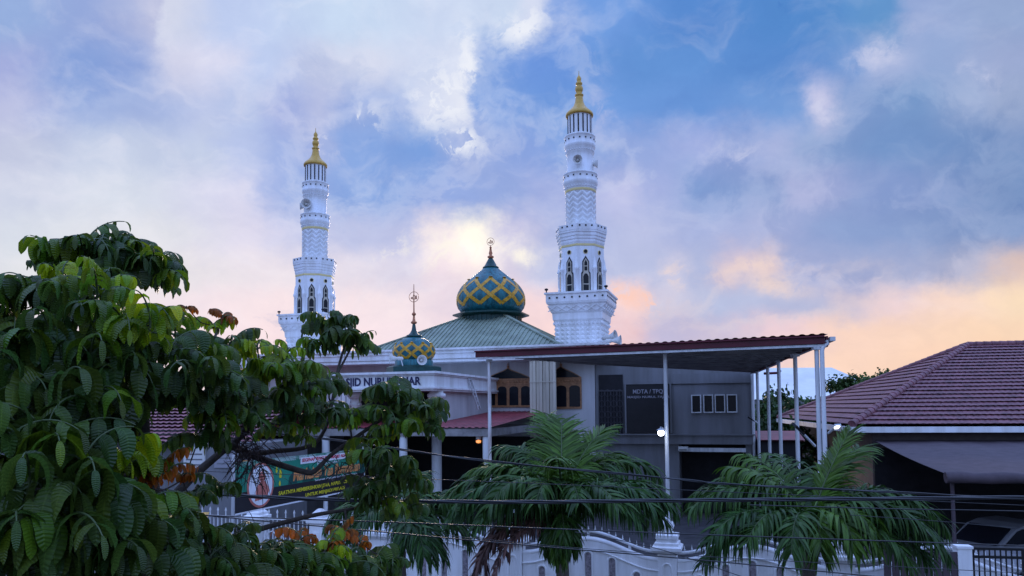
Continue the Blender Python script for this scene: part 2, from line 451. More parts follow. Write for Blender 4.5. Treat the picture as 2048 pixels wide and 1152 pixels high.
def tag(o, label=None, cat=None, group=None, kind=None):
    for k, val in (('label', label), ('category', cat), ('group', group), ('kind', kind)):
        if val: o[k] = val
    return o
def thing(name, label, cat, loc=(0, 0, 0), rz=0.0, group=None):
    o = bpy.data.objects.new(name, None)
    COL.objects.link(o)
    o.location = loc; o.rotation_euler = (0, 0, rz)
    o.empty_display_size = .2
    return tag(o, label, cat, group, 'thing')
def copy_tree(o, parent=None):
    c = o.copy(); COL.objects.link(c); c.parent = parent
    for ch in [k for k in COL.objects if k.parent == o]: copy_tree(ch, c)
    return c
def text(name, s, m, parent, x0, x1, y, z0, z1, depth=.02, shear=0.0, bold=0.0, squeeze=True):
    """lettering standing on a plane that faces -Y of its parent, fitted between x0..x1 and z0..z1"""
    cu = bpy.data.curves.new(name, 'FONT')
    cu.body = s; cu.extrude = .02; cu.offset = bold; cu.shear = shear; cu.resolution_u = 3
    t = bpy.data.objects.new(name, cu); COL.objects.link(t)
    bpy.context.view_layer.update()
    me = bpy.data.meshes.new_from_object(t.evaluated_get(bpy.context.evaluated_depsgraph_get()))
    bpy.data.objects.remove(t)
    co = np.empty(len(me.vertices)*3); me.vertices.foreach_get('co', co); co = co.reshape(-1, 3)
    lo, hi = co.min(0), co.max(0)
    out = np.empty_like(co)
    out[:, 0] = x0 + (co[:, 0]-lo[0])/(hi[0]-lo[0])*(x1-x0)
    out[:, 2] = z0 + (co[:, 1]-lo[1])/(hi[1]-lo[1])*(z1-z0)
    out[:, 1] = y - np.where(co[:, 2] > 0, depth, 0.0)
    me.vertices.foreach_set('co', out.ravel())
    me.materials.clear(); me.materials.append(m); me.update()
    o = bpy.data.objects.new(name, me); COL.objects.link(o); o.parent = parent
    return o

class Frame:
    """a building's own axes: u to the right along its front, v away from the street, z up"""
    def __init__(s, x, y, ang):
        s.o = Vector((x, y, 0)); s.a = R(ang)
        s.u = Vector((math.cos(s.a), -math.sin(s.a), 0)); s.v = Vector((math.sin(s.a), math.cos(s.a), 0))
    def hit(s, px, py, v=0.0):
        r = ray(px, py); c = Vector((0, 0, EYE))
        t = (v - (c-s.o).dot(s.v))/r.dot(s.v)
        p = c + r*t - s.o
        return p.dot(s.u), p.z
    def loc(s, p):
        q = Vector(p) - s.o
        return Vector((q.dot(s.u), q.dot(s.v), p[2]))
    def obj(s, name, label, cat, group=None):
        return thing(name, label, cat, s.o, -s.a, group)

# ------------------------------------------------------------------ ground
gm = MB()
gm.add([(-900,-300,0),(900,-300,0),(900,1600,0),(-900,1600,0)], [(0,1,2,3)])
tag(gm.build('ground', soil), kind='structure')
rm = MB(); rm.add([(-80,2,.004),(80,2,.004),(80,10.5,.004),(-80,10.5,.004)], [(0,1,2,3)])
tag(rm.build('road', asphalt), kind='structure')
F = Frame(10.57, 32, 17)
ym = MB(); ym.add([tuple(F.o+F.u*a+F.v*b+Vector((0,0,.008))) for a,b in ((-26,-12),(3,-13.6),(3,0),(-26,0))], [(0,1,2,3)])
tag(ym.build('paved_yard', paver), kind='structure')

# ------------------------------------------------------------------ mosque
mosque = F.obj('mosque', 'white mosque with green hipped roof, teal onion domes and a lettered entrance portico', 'mosque')
V_F = -1.3
_, zt = F.hit(950, 694, V_F); _, zb = F.hit(950, 722, V_F)
UL, UR = -26.2, -6.4
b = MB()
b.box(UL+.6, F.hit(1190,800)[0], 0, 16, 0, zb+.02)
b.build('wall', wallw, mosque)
b = MB()                                             # stepped white fascia all along the front, and the flat slab it edges
h = zt-zb
for o, a0, a1 in ((.0,.0,.16),(-.05,.16,.24),(.04,.24,.62),(.10,.62,.70),(.06,.70,.86),(.16,.86,1.0)):
    b.box(UL-o, UR+o, V_F-o, 17+o, zb+h*a0, zb+h*a1)
b.build('fascia', white, mosque)
# green hipped roof
uL = F.hit(735, 707, V_F)[0]; uR = F.hit(1116, 690, V_F)[0]
S = uR-uL; uc, vc = (uL+uR)/2, V_F+S/2
Dc = (F.o+F.u*uc+F.v*vc).y
kd = Dc/FPX
def zc(y): return at(977, y, Dc).z
zap = zc(616)
b = MB()
base = [(uL,V_F,zt+.01),(uR,V_F,zt+.01),(uR,V_F+S,zt+.01),(uL,V_F+S,zt+.01)]
ap = (uc, vc, zap)
b.add(base+[ap], [(0,1,4),(1,2,4),(2,3,4),(3,0,4)])
def face_rib(p, q, k, n):
    t = k/n
    e = Vector(p).lerp(Vector(q), t)
    mid = Vector(p).lerp(Vector(q), .5)
    up = Vector(ap)-mid
    L = 1-abs(2*t-1)
    nrm = (Vector(q)-Vector(p)).cross(up).normalized()
    a_, b_ = e+nrm*.02, e+up*L+nrm*.02
    if (b_-a_).length > .15: b.bar(a_, b_, .045, .05, up=nrm)
for i in range(4):
    for k in range(1, 42): face_rib(base[i], base[(i+1) % 4], k, 42)
for i in range(4): b.bar(Vector(base[i])+Vector((0,0,.03)), Vector(ap)+Vector((0,0,.03)), .22, .07)
b.build('roof', greenroof, mosque)

def dome(parent, cx, cy, z_of, r_of, prof, lat, n_lat, wid, name='dome'):
    """onion dome: lathe profile in picture units turned to metres, with a raised yellow lattice"""
    pr = [(r_of(r), z_of(y)) for r, y in prof]
    d = MB(); d.lathe(pr, 56, (cx, cy, 0), caps=False)
    do = d.build(name, teal, parent)
    zs = np.array([p[1] for p in pr]); rs = np.array([p[0] for p in pr])
    o = np.argsort(zs); zs, rs = zs[o], rs[o]
    def P(phi, z, off):
        r = float(np.interp(z, zs, rs)); dz = .02
        g = (float(np.interp(z+dz, zs, rs))-float(np.interp(z-dz, zs, rs)))/(2*dz)
        nl = math.hypot(1, g)
        return Vector((cx+(r+off/nl)*math.cos(phi), cy+(r+off/nl)*math.sin(phi), z-off*g/nl)), Vector((math.cos(phi)/nl, math.sin(phi)/nl, -g/nl))
    y0, y1, y2, y3 = lat
    lv = [z_of(y) for y in lat]
    L = MB(); st = 2*math.pi/n_lat
    for k in range(n_lat):
        for sgn in (-1, 1):
            pts = []
            for s_ in range(31):
                t = s_/10.0; i = min(int(t), 2); f = t-i
                pts.append(P(k*st + sgn*t*st/2, lv[i]+(lv[i+1]-lv[i])*f, .012))
            vs = []
            for i, (p, n_) in enumerate(pts):
                d_ = (pts[min(i+1,30)][0]-pts[max(i-1,0)][0]).normalized()
                w_ = d_.cross(n_).normalized()*wid*.5
                vs += [p-w_, p+w_, p-w_-n_*.03, p+w_-n_*.03]
            fs = []
            for i in range(30):
                a_ = i*4; c_ = a_+4
                fs += [(a_,a_+1,c_+1,c_), (a_+2,a_,c_,c_+2), (a_+1,a_+3,c_+3,c_+1)]
            L.add(vs, fs)
        p, n_ = P(k*st, lv[0]+wid*.35, .014)          # trefoil bud on every peak
        L.lathe([(wid*.5,-.02),(wid*.62,.0),(wid*.4,.02),(0,.03)], 10, p)
    L.build('lattice', yellow, do)
    return do

def emblem(parent, cx, cy, z, r, name='emblem'):
    e = MB()
    e.tube([(cx+r*math.cos(a), cy, z+r*math.sin(a)) for a in np.linspace(0, 2*math.pi, 33)], r*.055, 8, cap=False)
    o = e.build(name, copper, parent)
    t = text('calligraphy', '\ufdf2', copper, o, cx-r*.62, cx+r*.62, cy+.02, z-r*.5, z+r*.52, .05, bold=.012)
    return o

mcy = lambda y: zc(440+.2951*y)
mr = lambda r: r*.2951*kd
sk = MB()
sk.lathe([(mr(205), zc(664)),(mr(205), mcy(655))], 40, (uc,vc,0), 1)
for k in range(40):
    a = 2*math.pi*k/40
    p = Vector((uc+math.cos(a)*mr(206), vc+math.sin(a)*mr(206), 0))
    sk.bar(p+Vector((0,0,mcy(700))), p+Vector((0,0,mcy(662))), .05, mi=1)
sk.build('drum', [teal, tealdark], mosque)
sk = MB(); sk.lathe([(mr(205), mcy(668)),(mr(262), mcy(652)),(mr(262), mcy(643)),(mr(205), mcy(630)),(mr(190), mcy(622)),(mr(190), mcy(612)),(mr(170), mcy(607))], 8, (uc,vc,0), smooth=False, a0=math.pi/8)
sk.build('drum_eave', tealdark, mosque)
dm = dome(mosque, uc, vc, mcy, mr, [(198,632),(208,624),(222,605),(232,575),(236,548),(233,525),(225,500),(212,475),(195,452),(172,428),(148,408),(122,388),(98,368),(78,352),(62,338),(50,328),(46,322)], (420,484,540,594), 10, .19)
fb = MB(); fb.lathe([(mr(46),mcy(330)),(mr(56),mcy(326)),(mr(54),mcy(320)),(mr(44),mcy(314)),(mr(32),mcy(292)),(mr(20),mcy(270)),(mr(12),mcy(258))], 24, (uc,vc,0)); fb.build('dome_collar', tealdark, dm)
fb = MB(); fb.lathe([(mr(12),mcy(262)),(mr(22),mcy(254)),(mr(22),mcy(248)),(mr(9),mcy(240)),(mr(13),mcy(226)),(mr(9),mcy(212)),(mr(6),mcy(190)),(mr(10),mcy(186)),(mr(4),mcy(182)),(mr(3),mcy(174))], 16, (uc,vc,0)); fo = fb.build('finial', copper, dm)
emblem(mosque, uc, vc, mcy(147), mr(26))

# entrance portico
pc = F.loc(at(868, 742, 28))
V_P, U_P = pc.y, pc.x
zpt = pc.z; zpb = F.hit(868, 781, V_P)[1]; U_P0 = F.hit(640, 770, V_P)[0]
b = MB(); hp = zpt-zpb
for o, a0, a1 in ((.02,0,.10),(.10,.10,.2),(0,.2,.80),(.06,.80,.88),(.14,.88,1.0)):
    b.box(U_P0-o, U_P+o, V_P-o, 0, zpb+hp*a0, zpb+hp*a1)
po = b.build('portico', white, mosque)
xa, za = F.hit(668, 780, V_P); xb, _ = F.hit(842, 752, V_P)
zA = F.hit(842, 775, V_P)[1]; zB = F.hit(842, 753, V_P)[1]
text('lettering', 'MASJID NURUL FAJAR', navy, po, xa, xb, V_P-.015, zA, zB, .02, bold=.022)
def column(px, v, n='column'):
    uu_, z1 = F.hit(px, 781, v)
    c = MB(); c.lathe([(.20,0),(.20,z1-.62),(.22,z1-.60),(.22,z1-.55),(.19,z1-.53),(.20,z1-.36),(.30,z1-.33),(.37,z1-.24),(.37,z1-.14),(.28,z1-.10),(.28,z1-.002)], 24, (uu_, v, 0))
    return c.build(n, white, mosque)
column(873, V_P+.9); column(713, V_P+.9)
b = MB(); b.box(U_P-.55, U_P-.25, V_P+1.3, -.002, 4.0, zpb-.002); b.build('side_wall', wallw, mosque)
# white arch trim inside the entrance
b = MB(); c0 = F.hit(762, 800, V_P+1.2); pts = []
for a in np.linspace(0, math.pi, 17): pts.append((c0[0]+math.cos(a)*1.55, V_P+1.2, c0[1]-.45+math.sin(a)*.62))
b.tube([(c0[0]+1.55,V_P+1.2,4.2)]+pts+[(c0[0]-1.55,V_P+1.2,4.2)], .07, 8); b.build('entrance_arch', white, mosque)
b = MB(); b.box(U_P0+.3, U_P-.6, V_P+2.2, V_P+2.4, 4.2, zpb-.004); b.build('entrance_shade_block', dark, mosque)  # near-black block in the entrance, its inner shade put into the colour
# portico dome
pd = F.loc(at(828, 745, 31.0)); kp = 31.0/FPX*.2951
py_ = lambda y: EYE+(816.7-(440+.2951*y))*31.0/FPX
pr_ = lambda r: r*kp
b = MB(); b.lathe([(pr_(185),zpt-.05),(pr_(185),py_(1000)),(pr_(170),py_(992))], 8, (pd.x,pd.y,0), smooth=False, a0=math.pi/8); b.build('dome_plinth', tealdark, mosque)
b = MB(); b.lathe([(pr_(128),py_(996)),(pr_(128),py_(955)),(pr_(112),py_(945))], 32, (pd.x,pd.y,0)); b.build('drum', teal, mosque)
d2 = dome(mosque, pd.x, pd.y, py_, pr_, [(108,952),(122,942),(136,922),(144,900),(142,878),(132,855),(114,832),(92,814),(66,802),(46,797)], (846,880,914,947), 10, .115)
b = MB(); b.lathe([(pr_(44),py_(800)),(pr_(54),py_(790)),(pr_(50),py_(780)),(pr_(40),py_(778)),(pr_(26),py_(764)),(pr_(16),py_(745)),(pr_(11),py_(712)),(pr_(8),py_(700))], 16, (pd.x,pd.y,0)); b.build('dome_collar', tealdark, d2)
b = MB(); b.lathe([(pr_(8),py_(706)),(pr_(20),py_(698)),(pr_(21),py_(690)),(pr_(10),py_(680)),(pr_(7),py_(655)),(pr_(6),py_(648)),(pr_(14),py_(640)),(pr_(14),py_(632)),(pr_(5),py_(622)),(pr_(4),py_(560)),(pr_(2),py_(430))], 14, (pd.x,pd.y,0)); b.build('finial', copper, d2)
emblem(mosque, pd.x, pd.y, py_(517), pr_(35))

# red sheet porch roof in front
ec = F.loc(at(982, 856, 26)); bc = F.hit(1063, 823, 0.0)
b = MB(); n = 230
u0_, u1_ = -24.0, ec.x
va, vb = ec.y, -.002
vs = []
for i in range(n+1):
    uu_ = u0_+(u1_-u0_)*i/n
    z_ = .035*(1 if i % 4 in (1, 2) else 0)
    vs += [(uu_, va, ec.z+z_), (uu_, vb, bc[1]+z_)]
b.add(vs, [(2*i, 2*i+2, 2*i+3, 2*i+1) for i in range(n)])
b.build('porch_roof', redsheet, mosque)
b = MB(); b.box(u0_, u1_, va+.05, va+.14, ec.z-.30, ec.z-.03); b.box(u1_-.12, u1_-.02, va+.15, -.1, ec.z-.30, ec.z-.03)
for k in range(7): b.box(u0_+.3, u1_-.15, va+.5+k*1.25, va+.58+k*1.25, ec.z-.2, ec.z-.06)
b.build('porch_eave', soffit, mosque)
for k in range(5):
    b = MB(); x_ = u1_-.25-k*3.3
    b.lathe([(.16,0),(.16,.25),(.09,.3),(.09,3.0),(.15,3.2),(.15,ec.z-.31)], 14, (x_, va+.25, 0)); b.build('porch_column', white, mosque)
b = MB(); b.box(u0_, u1_-.2, -.06, -.03, 0, 3.6); b.build('porch_shade_sheet', dark, mosque)  # near-black sheet over the wall, porch shade put into its colour

# arched carved windows
def arch_window(px0, px1, ytip, yspr, ybot, nb):
    x0, z0 = F.hit(px0, ybot); x1, _ = F.hit(px1, ybot); ztip = F.hit((px0+px1)/2, ytip)[1]; zs = F.hit((px0+px1)/2, yspr)[1]
    c = (x0+x1)/2; hw = (x1-x0)/2
    def ogee(s):                                     # 0..1 half outline
        return (hw*(1-s), zs+(ztip-zs)*(.62*math.sin(min(1, s*1.15)*math.pi/2)+.38*s**5))
    half = [ogee(s) for s in np.linspace(0, 1, 12)]
    outl = [(c+a, z) for a, z in half] + [(c-a, z) for a, z in half[::-1][1:]]
    f = MB(); f.prism([(x, -.02, z) for x, z in [(x1, z0)]+outl+[(x0, z0)]], (0, -.04, 0))
    w = f.build('window', wood, mosque)
    t = MB(); t.prism([(c+(x-c)*.93, -.062, zs-.0+(z-zs)*.9) for x, z in outl], (0, -.02, 0)); t.build('tympanum', glass, w)
    tr = MB()                                         # carved rail: rows of small bosses
    for i in range(14):
        xx = x0+.1+(x1-x0-.2)*i/13
        tr.lathe([(.055,-.05),(.0,.05)], 8, (xx, -.07, zs-.16))
    tr.box(x0, x1, -.09, -.06, zs-.08, zs-.02); tr.box(x0, x1, -.09, -.06, zs-.30, zs-.24); tr.build('carved_rail', wood, w)
    fin = MB(); fin.lathe([(.05,0),(.07,.05),(.02,.12),(.035,.17),(0,.26)], 10, (c, -.05, ztip-.02)); fin.build('window_finial', wood, w)
    ww = (x1-x0)/nb
    for i in range(nb):
        g = MB(); a0, a1 = x0+ww*i+.07, x0+ww*(i+1)-.07; m_ = (a0+a1)/2; q = (a1-a0)/2; zt_ = zs-.36
        o = [(a1, z0+.1)]+[(m_+math.cos(a)*q, zt_-.16+math.sin(a)*.14) for a in np.linspace(0, math.pi, 9)]+[(a0, z0+.1)]
        g.prism([(x, -.062, z) for x, z in o], (0, -.012, 0)); g.build('pane', glass, w)
arch_window(971, 1064, 735, 757, 815, 4)
arch_window(1083, 1164, 731, 755, 818, 3)
# cream sheet screen, and white frame beside it
x0, z1 = F.hit(1059, 722, -1.2); x1, _ = F.hit(1112, 722, -1.2)
b = MB()
for i in range(8):
    a0 = x0+(x1-x0)*i/8; a1 = x0+(x1-x0)*(i+1)/8
    b.box(a0, a1-.02, -1.2-(.05 if i % 2 else 0), -1.1, 3.6, z1)
b.box(x0, x1, -1.27, -1.255, z1-1.0, z1-.96)
b.build('sheet_screen', cream, mosque)
b = MB(); xg, zg = F.hit(692, 790, -.02)
for k in range(4): b.box(xg-.5+k*.28, xg-.3+k*.28, -.06, -.004, zg-.9, zg+.7)
b.build('wall_panelling', white, mosque)

# ------------------------------------------------------------------ school annex right of the mosque
annex = F.obj('school_annex', 'two storey pale annex under the tall canopy, with a dark lettered board', 'building')
uA = F.hit(1191, 800)[0]
za1 = F.hit(1191, 716)[1]; zl0 = F.hit(1500, 889)[1]; zl1 = F.hit(1500, 868)[1]
uo0 = F.hit(1358, 900)[0]; uo1 = F.hit(1492, 900)[0]
b = MB()
b.box(uA+.002, 0, .05, 8, zl1, za1)                     # upper storey
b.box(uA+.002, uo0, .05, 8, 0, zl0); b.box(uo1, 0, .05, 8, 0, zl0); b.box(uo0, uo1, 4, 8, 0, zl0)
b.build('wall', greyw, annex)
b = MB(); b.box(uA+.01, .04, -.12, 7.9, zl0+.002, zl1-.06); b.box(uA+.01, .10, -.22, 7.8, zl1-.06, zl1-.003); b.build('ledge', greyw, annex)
zb_ = F.hit(1450, 766)[1]
b = MB(); b.box(F.hit(1342,800)[0], .02, -.03, .04, zb_, F.hit(1499,745)[1]); b.build('beam', greyw, annex)
xs0, zs1 = F.hit(1252, 769, -.06); xs1, zs0 = F.hit(1341, 866, -.06)
b = MB(); b.box(xs0, xs1, -.06, .0, zs0, zs1); sb = b.build('signboard', black, annex)
b = MB()
for a in ((xs0-.07, xs0, zs0, zs1+.07), (xs1, xs1+.07, zs0, zs1+.07), (xs0, xs1, zs1, zs1+.07)): b.box(a[0], a[1], -.1, .02, a[2], a[3])
b.build('sign_frame', greyw, sb)
def line(s, p0, p1, y0, y1, bold=.012):
    a, zz0 = F.hit(p0, y1, -.06); c, _ = F.hit(p1, y1, -.06); zz1 = F.hit(p0, y0, -.06)[1]
    text('lettering', s, lettergrey, sb, a, c, -.062, zz0, zz1, .02, bold=bold)
line('MDTA / TPQ', 1266, 1326, 779, 789); line('MASJID NURUL FAJAR', 1255, 1339, 792, 798)
# grille door left of the board
iron2 = mat('grey_iron', (.06, .058, .065), .6, .2)
x0, z1 = F.hit(1197, 750, -.03); x1, z0 = F.hit(1247, 868, -.03)
b = MB(); b.box(x0, x1, -.02, .03, z0, z1); dr = b.build('door', dark, annex)
b = MB(); b.box(x0, x1, -.07, -.03, F.hit(1220,783)[1], F.hit(1220,783)[1]+.06)
for i in range(9): b.bar((x0+(x1-x0)*i/8, -.05, z0), (x0+(x1-x0)*i/8, -.05, F.hit(1220,783)[1]), .025)
for k in range(4):
    for i in range(4):
        cx = x0+(x1-x0)*(i+.5)/4; cz = z0+.4+k*.5
        b.tube([(cx+.12*math.cos(t), -.06, cz+.16*math.sin(t)) for t in np.linspace(0, 6.283, 13)], .012, 5, cap=False)
b.build('grille', iron2, dr)
# row of four windows
for i, (p0, p1) in enumerate(((1382,1403),(1406,1427),(1429,1451),(1453,1475))):
    x0, z1 = F.hit(p0, 789.5-i*.3, -.02); x1, z0 = F.hit(p1, 826-i*.3, -.02)
    b = MB(); b.box(x0+.05, x1-.05, -.01, .04, z0+.05, z1-.05); w = b.build('window', glass, annex)
    b = MB(); b.box(x0, x1, -.05, .045, z0, z0+.05); b.box(x0, x1, -.05, .045, z1-.05, z1); b.box(x0, x0+.05, -.05, .045, z0+.05, z1-.05); b.box(x1-.05, x1, -.05, .045, z0+.05, z1-.05)
    b.build('frame', steel, w)
b = MB(); za_, zc_ = F.hit(1440,904,-.05)[1], F.hit(1440,896,-.05)[1]
b.box(uo0, uo1, -.05, .1, za_, zc_); b.build('shutter_housing', steel, annex)
b = MB(); b.box(uo0+.02, uo1-.02, 1.6, 1.7, 0, zl0-.01); b.build('recess_shade_sheet', dark, annex)  # near-black sheet across the recess, indoor shade put into its colour
x0, z0 = F.hit(1357, 901, -.12); x1, z1 = F.hit(1376, 893, -.12)
b = MB(); b.box(x0, x1, -.28, -.01, z0, z1); b.box(x0+.04, x1-.04, -.30, -.28, z0+.03, z0+.06, 1); b.build('meter_box', [plastic, dark], annex)
b = MB(); b.tube([(.05,-.06,0),(.05,-.06,za1-.1)], .07, 10); b.build('downpipe', steel, annex)

# ------------------------------------------------------------------ tall red-edged canopy on posts
cfl, cfr = at(957, 709, 22.5), at(1650, 680, 18.0)
cbr, cbl = at(1500, 745, 31.7), at(1183, 727, 30.0)
canopy = thing('canopy', 'tall open canopy of red sheets and maroon edge on white posts before the annex', 'canopy', (0,0,0))
b = MB(); vs = []; n = 172
up = Vector((0,0,1))
for i in range(n+1):
    t = i/n; z_ = .07 + .026*(1 if i % 4 in (1, 2) else 0)
    f_, k_ = cfl.lerp(cfr+Vector((.06,0,0)), t), cbl.lerp(cbr, t)
    out = (f_-k_).normalized()
    f2 = f_ + out*.12
    lift = .07*t
    vs += [f2+up*(z_+lift), k_+up*(z_+.0)]
b.add(vs, [(2*i, 2*i+2, 2*i+3, 2*i+1) for i in range(n)])
b.build('roof_sheet', redsheet, canopy)
b = MB(); vs = []
b.add([cfl, cfr, cbr, cbl, cfl+up*.05, cfr+up*.05, cbr+up*.05, cbl+up*.05], [(0,3,2,1),(4,5,6,7),(0,1,5,4),(1,2,6,5),(2,3,7,6),(3,0,4,7)])
for k in range(1, 15):                                  # purlins under the sheets
    t = k/15
    b.bar(cfl.lerp(cbl, t)-up*.03, cfr.lerp(cbr, t)-up*.03, .06, .055)
b.build('underside', soffit, canopy)
b = MB(); fd = (cfr-cfl).normalized(); fo_ = Vector((fd.y, -fd.x, 0))
b.bar(cfl+fo_*.08+up*.0-fd*.05, cfr+fo_*.08+up*.0, .05, .19)
b.bar(cfl+fo_*.14+up*.085-fd*.05, cfr+fo_*.14+up*.085, .08, .04)
b.build('front_fascia', redfascia, canopy)
b = MB(); b.bar(cfl+fo_*.045-up*.14, cfr+fo_*.045-up*.14, .045, .06); b.build('edge_beam', steel, canopy)
b = MB(); sd_ = (cbr-cfr).normalized(); so = Vector((sd_.y, -sd_.x, 0))
b.bar(cfr+so*.05+up*.02, cbr+so*.05+up*.02, .05, .16); b.build('side_fascia', redfascia, canopy)
b = MB(); b.bar(cfr+so*.16+up*.02-sd_*.1, cfr+so*.16+up*.0+sd_*5.5, .13, .10); b.bar(cfr+so*.16+up*.0+sd_*8.0, cbr+so*.16, .13, .10); b.build('gutter', steel, canopy)
def post(px, ytop, D, r, m=steel, ybot=None):
    p = at(px, ytop, D); q = Vector((p.x, p.y, 0))
    if ybot: q.z = at(px, ybot, D).z
    b = MB(); b.tube([q, p], r, 14); o = b.build('post', m, canopy)
    c = MB(); c.box(p.x-r*1.7, p.x+r*1.7, p.y-r*1.7, p.y+r*1.7, p.z-.02, p.z+.06); c.build('post_plate', steel, o)
post(978.5, 722, 22.5, .055, rustpost); post(1330, 706, 20.2, .055); post(1633, 698, 18.1, .055)
post(1590, 712, 21.2, .06); post(1557, 723, 24.4, .06); post(1535, 731, 27.2, .06); post(1514, 738, 30.0, .06)
b = MB(); p = at(1643.5, 694, 18.0); b.tube([p+Vector((.12,0,.17)), p+Vector((.14,0,.08)), p+Vector((.03,0,.0)), p+Vector((0,0,-.1)), Vector((p.x,p.y,0))], .055, 12); b.build('downpipe', steel, canopy)
p = at(1654, 683, 18.0); b = MB(); b.tube([p, p+Vector((-.02,0,-.1)), p+Vector((-.12,0,-.13))], .05, 10); b.build('gutter_outlet', redfascia, canopy)
p = at(1528, 747, 28.5); b = MB(); b.tube([p, p+Vector((.6,0,.02)), p+Vector((.65,0,.12))], .05, 8); b.build('gutter_outlet', redfascia, canopy)

# ------------------------------------------------------------------ minarets
KZ = .01206
zz = lambda y: at(1164, 140+.4857*y, 36.0).z
ra = lambda r: r*KZ
mp = at(1164, 600, 36.0)
minaret = thing('minaret', 'taller looking white minaret behind the red-edged canopy, right of the big dome', 'minaret', (mp.x, mp.y, 0), -F.a, 'minarets')
b = MB()
b.square([(1.12, 0),(1.12, zz(1066)),(1.15, zz(1060)),(1.15, zz(1045)),(1.22, zz(1036)),(1.24, zz(1012)),(1.30, zz(1006)),(1.38, zz(980)),(1.46, zz(974)),(1.49, zz(966)),(1.49, zz(938)),(1.56, zz(936)),(1.56, zz(929)),(1.45, zz(928))])
for q in range(4):                                     # pressed pyramid studs, lozenges and dark bosses on each side
    Mx = Matrix.Rotation(q*math.pi/2, 3, 'Z')
    def fp(x, y, z): return tuple(Mx @ Vector((x, y, z)))
    for j in range(5):
        zc0 = zz(1074+j*17)
        for i in range(9):
            x = -1.0+i*.25; s_ = .105
            b.add([fp(x-s_,-1.121,zc0-s_*.9), fp(x+s_,-1.121,zc0-s_*.9), fp(x+s_,-1.121,zc0+s_*.9), fp(x-s_,-1.121,zc0+s_*.9), fp(x,-1.20,zc0)], [(0,1,4),(1,2,4),(2,3,4),(3,0,4)])
    for i in range(13):
        x = -1.14+i*.19
        b.add([fp(x-.07,-1.16,zz(1058)), fp(x+.07,-1.16,zz(1058)), fp(x,-1.16,zz(1040)), fp(x,-1.24,zz(1052))], [(0,1,3),(1,2,3),(2,0,3)])
    for i in range(6):
        x = -1.2+i*.48
        b.bar(fp(x-.22,-1.335,zz(1004)), fp(x+.22,-1.41,zz(982)), .03); b.bar(fp(x+.22,-1.335,zz(1004)), fp(x-.22,-1.41,zz(982)), .03)
    for i in range(8):
        x = -1.3+i*2.6/7
        c_ = Vector(fp(x,-1.495,zz(951))); n_ = Vector(fp(0,-1,0))
        b.tube([c_-n_*.01, c_+n_*.025], .045, 10, 1)
b.build('base', [minw, dark], minaret)
b = MB(); A0 = -math.pi/2
def octo(pr, mi=0): b.lathe([(ra(r), zz(y)) for r, y in pr], 8, mi=mi, smooth=False, a0=A0)
octo([(94,930),(94,742)]); octo([(95,742),(95.5,741),(95.5,734),(95,733)], 1)
octo([(95,733),(98,724),(98,716),(101,712),(101,704),(104,700),(104,690),(107,686),(107,680),(108,678),(108,655),(102,655),(102,668),(0,668)])
for k in range(24):
    a = A0+2*math.pi*(k//3)/8+math.pi/8
    t_ = Vector((-math.sin(a), math.cos(a), 0)); n_ = Vector((math.cos(a), math.sin(a), 0))
    c_ = n_*(ra(108)*math.cos(math.pi/8))+t_*((k % 3-1)*.30)+Vector((0,0,zz(663)))
    b.tube([c_-n_*.02, c_+n_*.02], .045, 8, 2)
for k in range(8):
    a = A0+2*math.pi*k/8
    b.lathe([(.115,zz(930)),(.115,zz(922)),(.085,zz(918)),(.085,zz(842)),(.125,zz(836)),(.135,zz(828)),(.10,zz(826)),(.06,zz(800)),(.02,zz(786))], 12, (math.cos(a)*ra(94), math.sin(a)*ra(94), 0))
    a += math.pi/8
    n_ = Vector((math.cos(a), math.sin(a), 0)); c_ = n_*(ra(94)*math.cos(math.pi/8))+Vector((0,0,zz(765)))
    b.tube([c_-n_*.02, c_+n_*.03], .115, 14, 1); b.tube([c_, c_+n_*.04], .09, 14, 2)
b.build('octagon_tower', [minw, bandy, dark], minaret)
for k in range(8):
    a = A0+2*math.pi*k/8+math.pi/8
    n_ = Vector((math.cos(a), math.sin(a), 0)); t_ = Vector((-math.sin(a), math.cos(a), 0)); apo = ra(94)*math.cos(math.pi/8)
    def fp(x, y, d): return n_*(apo+d)+t_*(x*KZ)+Vector((0,0,zz(y)))
    def pan(bm, o, d0, d1, mi): bm.prism([fp(x, y, d0) for x, y in o], n_*(d1-d0), mi)
    w = MB()
    pan(w, [(-19,929),(-19,852),(-14,845),(-14,805),(0,782),(14,805),(14,845),(19,852),(19,929)], .004, .02, 0)
    pan(w, [(-14.5,926),(-14.5,856),(-10,848),(-10,808),(0,791),(10,808),(10,848),(14.5,856),(14.5,926)], .02, .032, 1)
    pan(w, [(-11,924),(-11,898),(11,898),(11,924)], .032, .04, 2)
    pan(w, [(-11,894),(-11,866),(-6,856),(0,853),(6,856),(11,866),(11,894)], .032, .04, 2)
    pan(w, [(-6,842),(-6,826),(6,826),(6,842)], .032, .04, 2)
    pan(w, [(-6,822),(-6,810),(0,799),(6,810),(6,822)], .032, .04, 2)
    w.build('window', [dark, cream, glass], minaret)
b = MB()
b.lathe([(ra(62),zz(668)),(ra(62),zz(512)),(ra(63),zz(511)),(ra(64),zz(500)),(ra(66),zz(497)),(ra(66),zz(486)),(ra(70),zz(480)),(ra(72),zz(472)),(ra(72),zz(464)),(ra(70),zz(462)),(ra(70),zz(440)),(ra(72),zz(438)),(ra(72),zz(434)),(ra(67),zz(434)),(ra(67),zz(440)),(ra(55),zz(440)),(ra(55),zz(366)),(ra(56),zz(352)),(ra(59),zz(348)),(ra(59),zz(334)),(ra(63),zz(328)),(ra(65),zz(320)),(ra(65),zz(314)),(ra(63),zz(312)),(ra(63),zz(284)),(ra(65),zz(282)),(ra(65),zz(278)),(ra(58),zz(278)),(ra(58),zz(284)),(ra(50),zz(284))], 40)
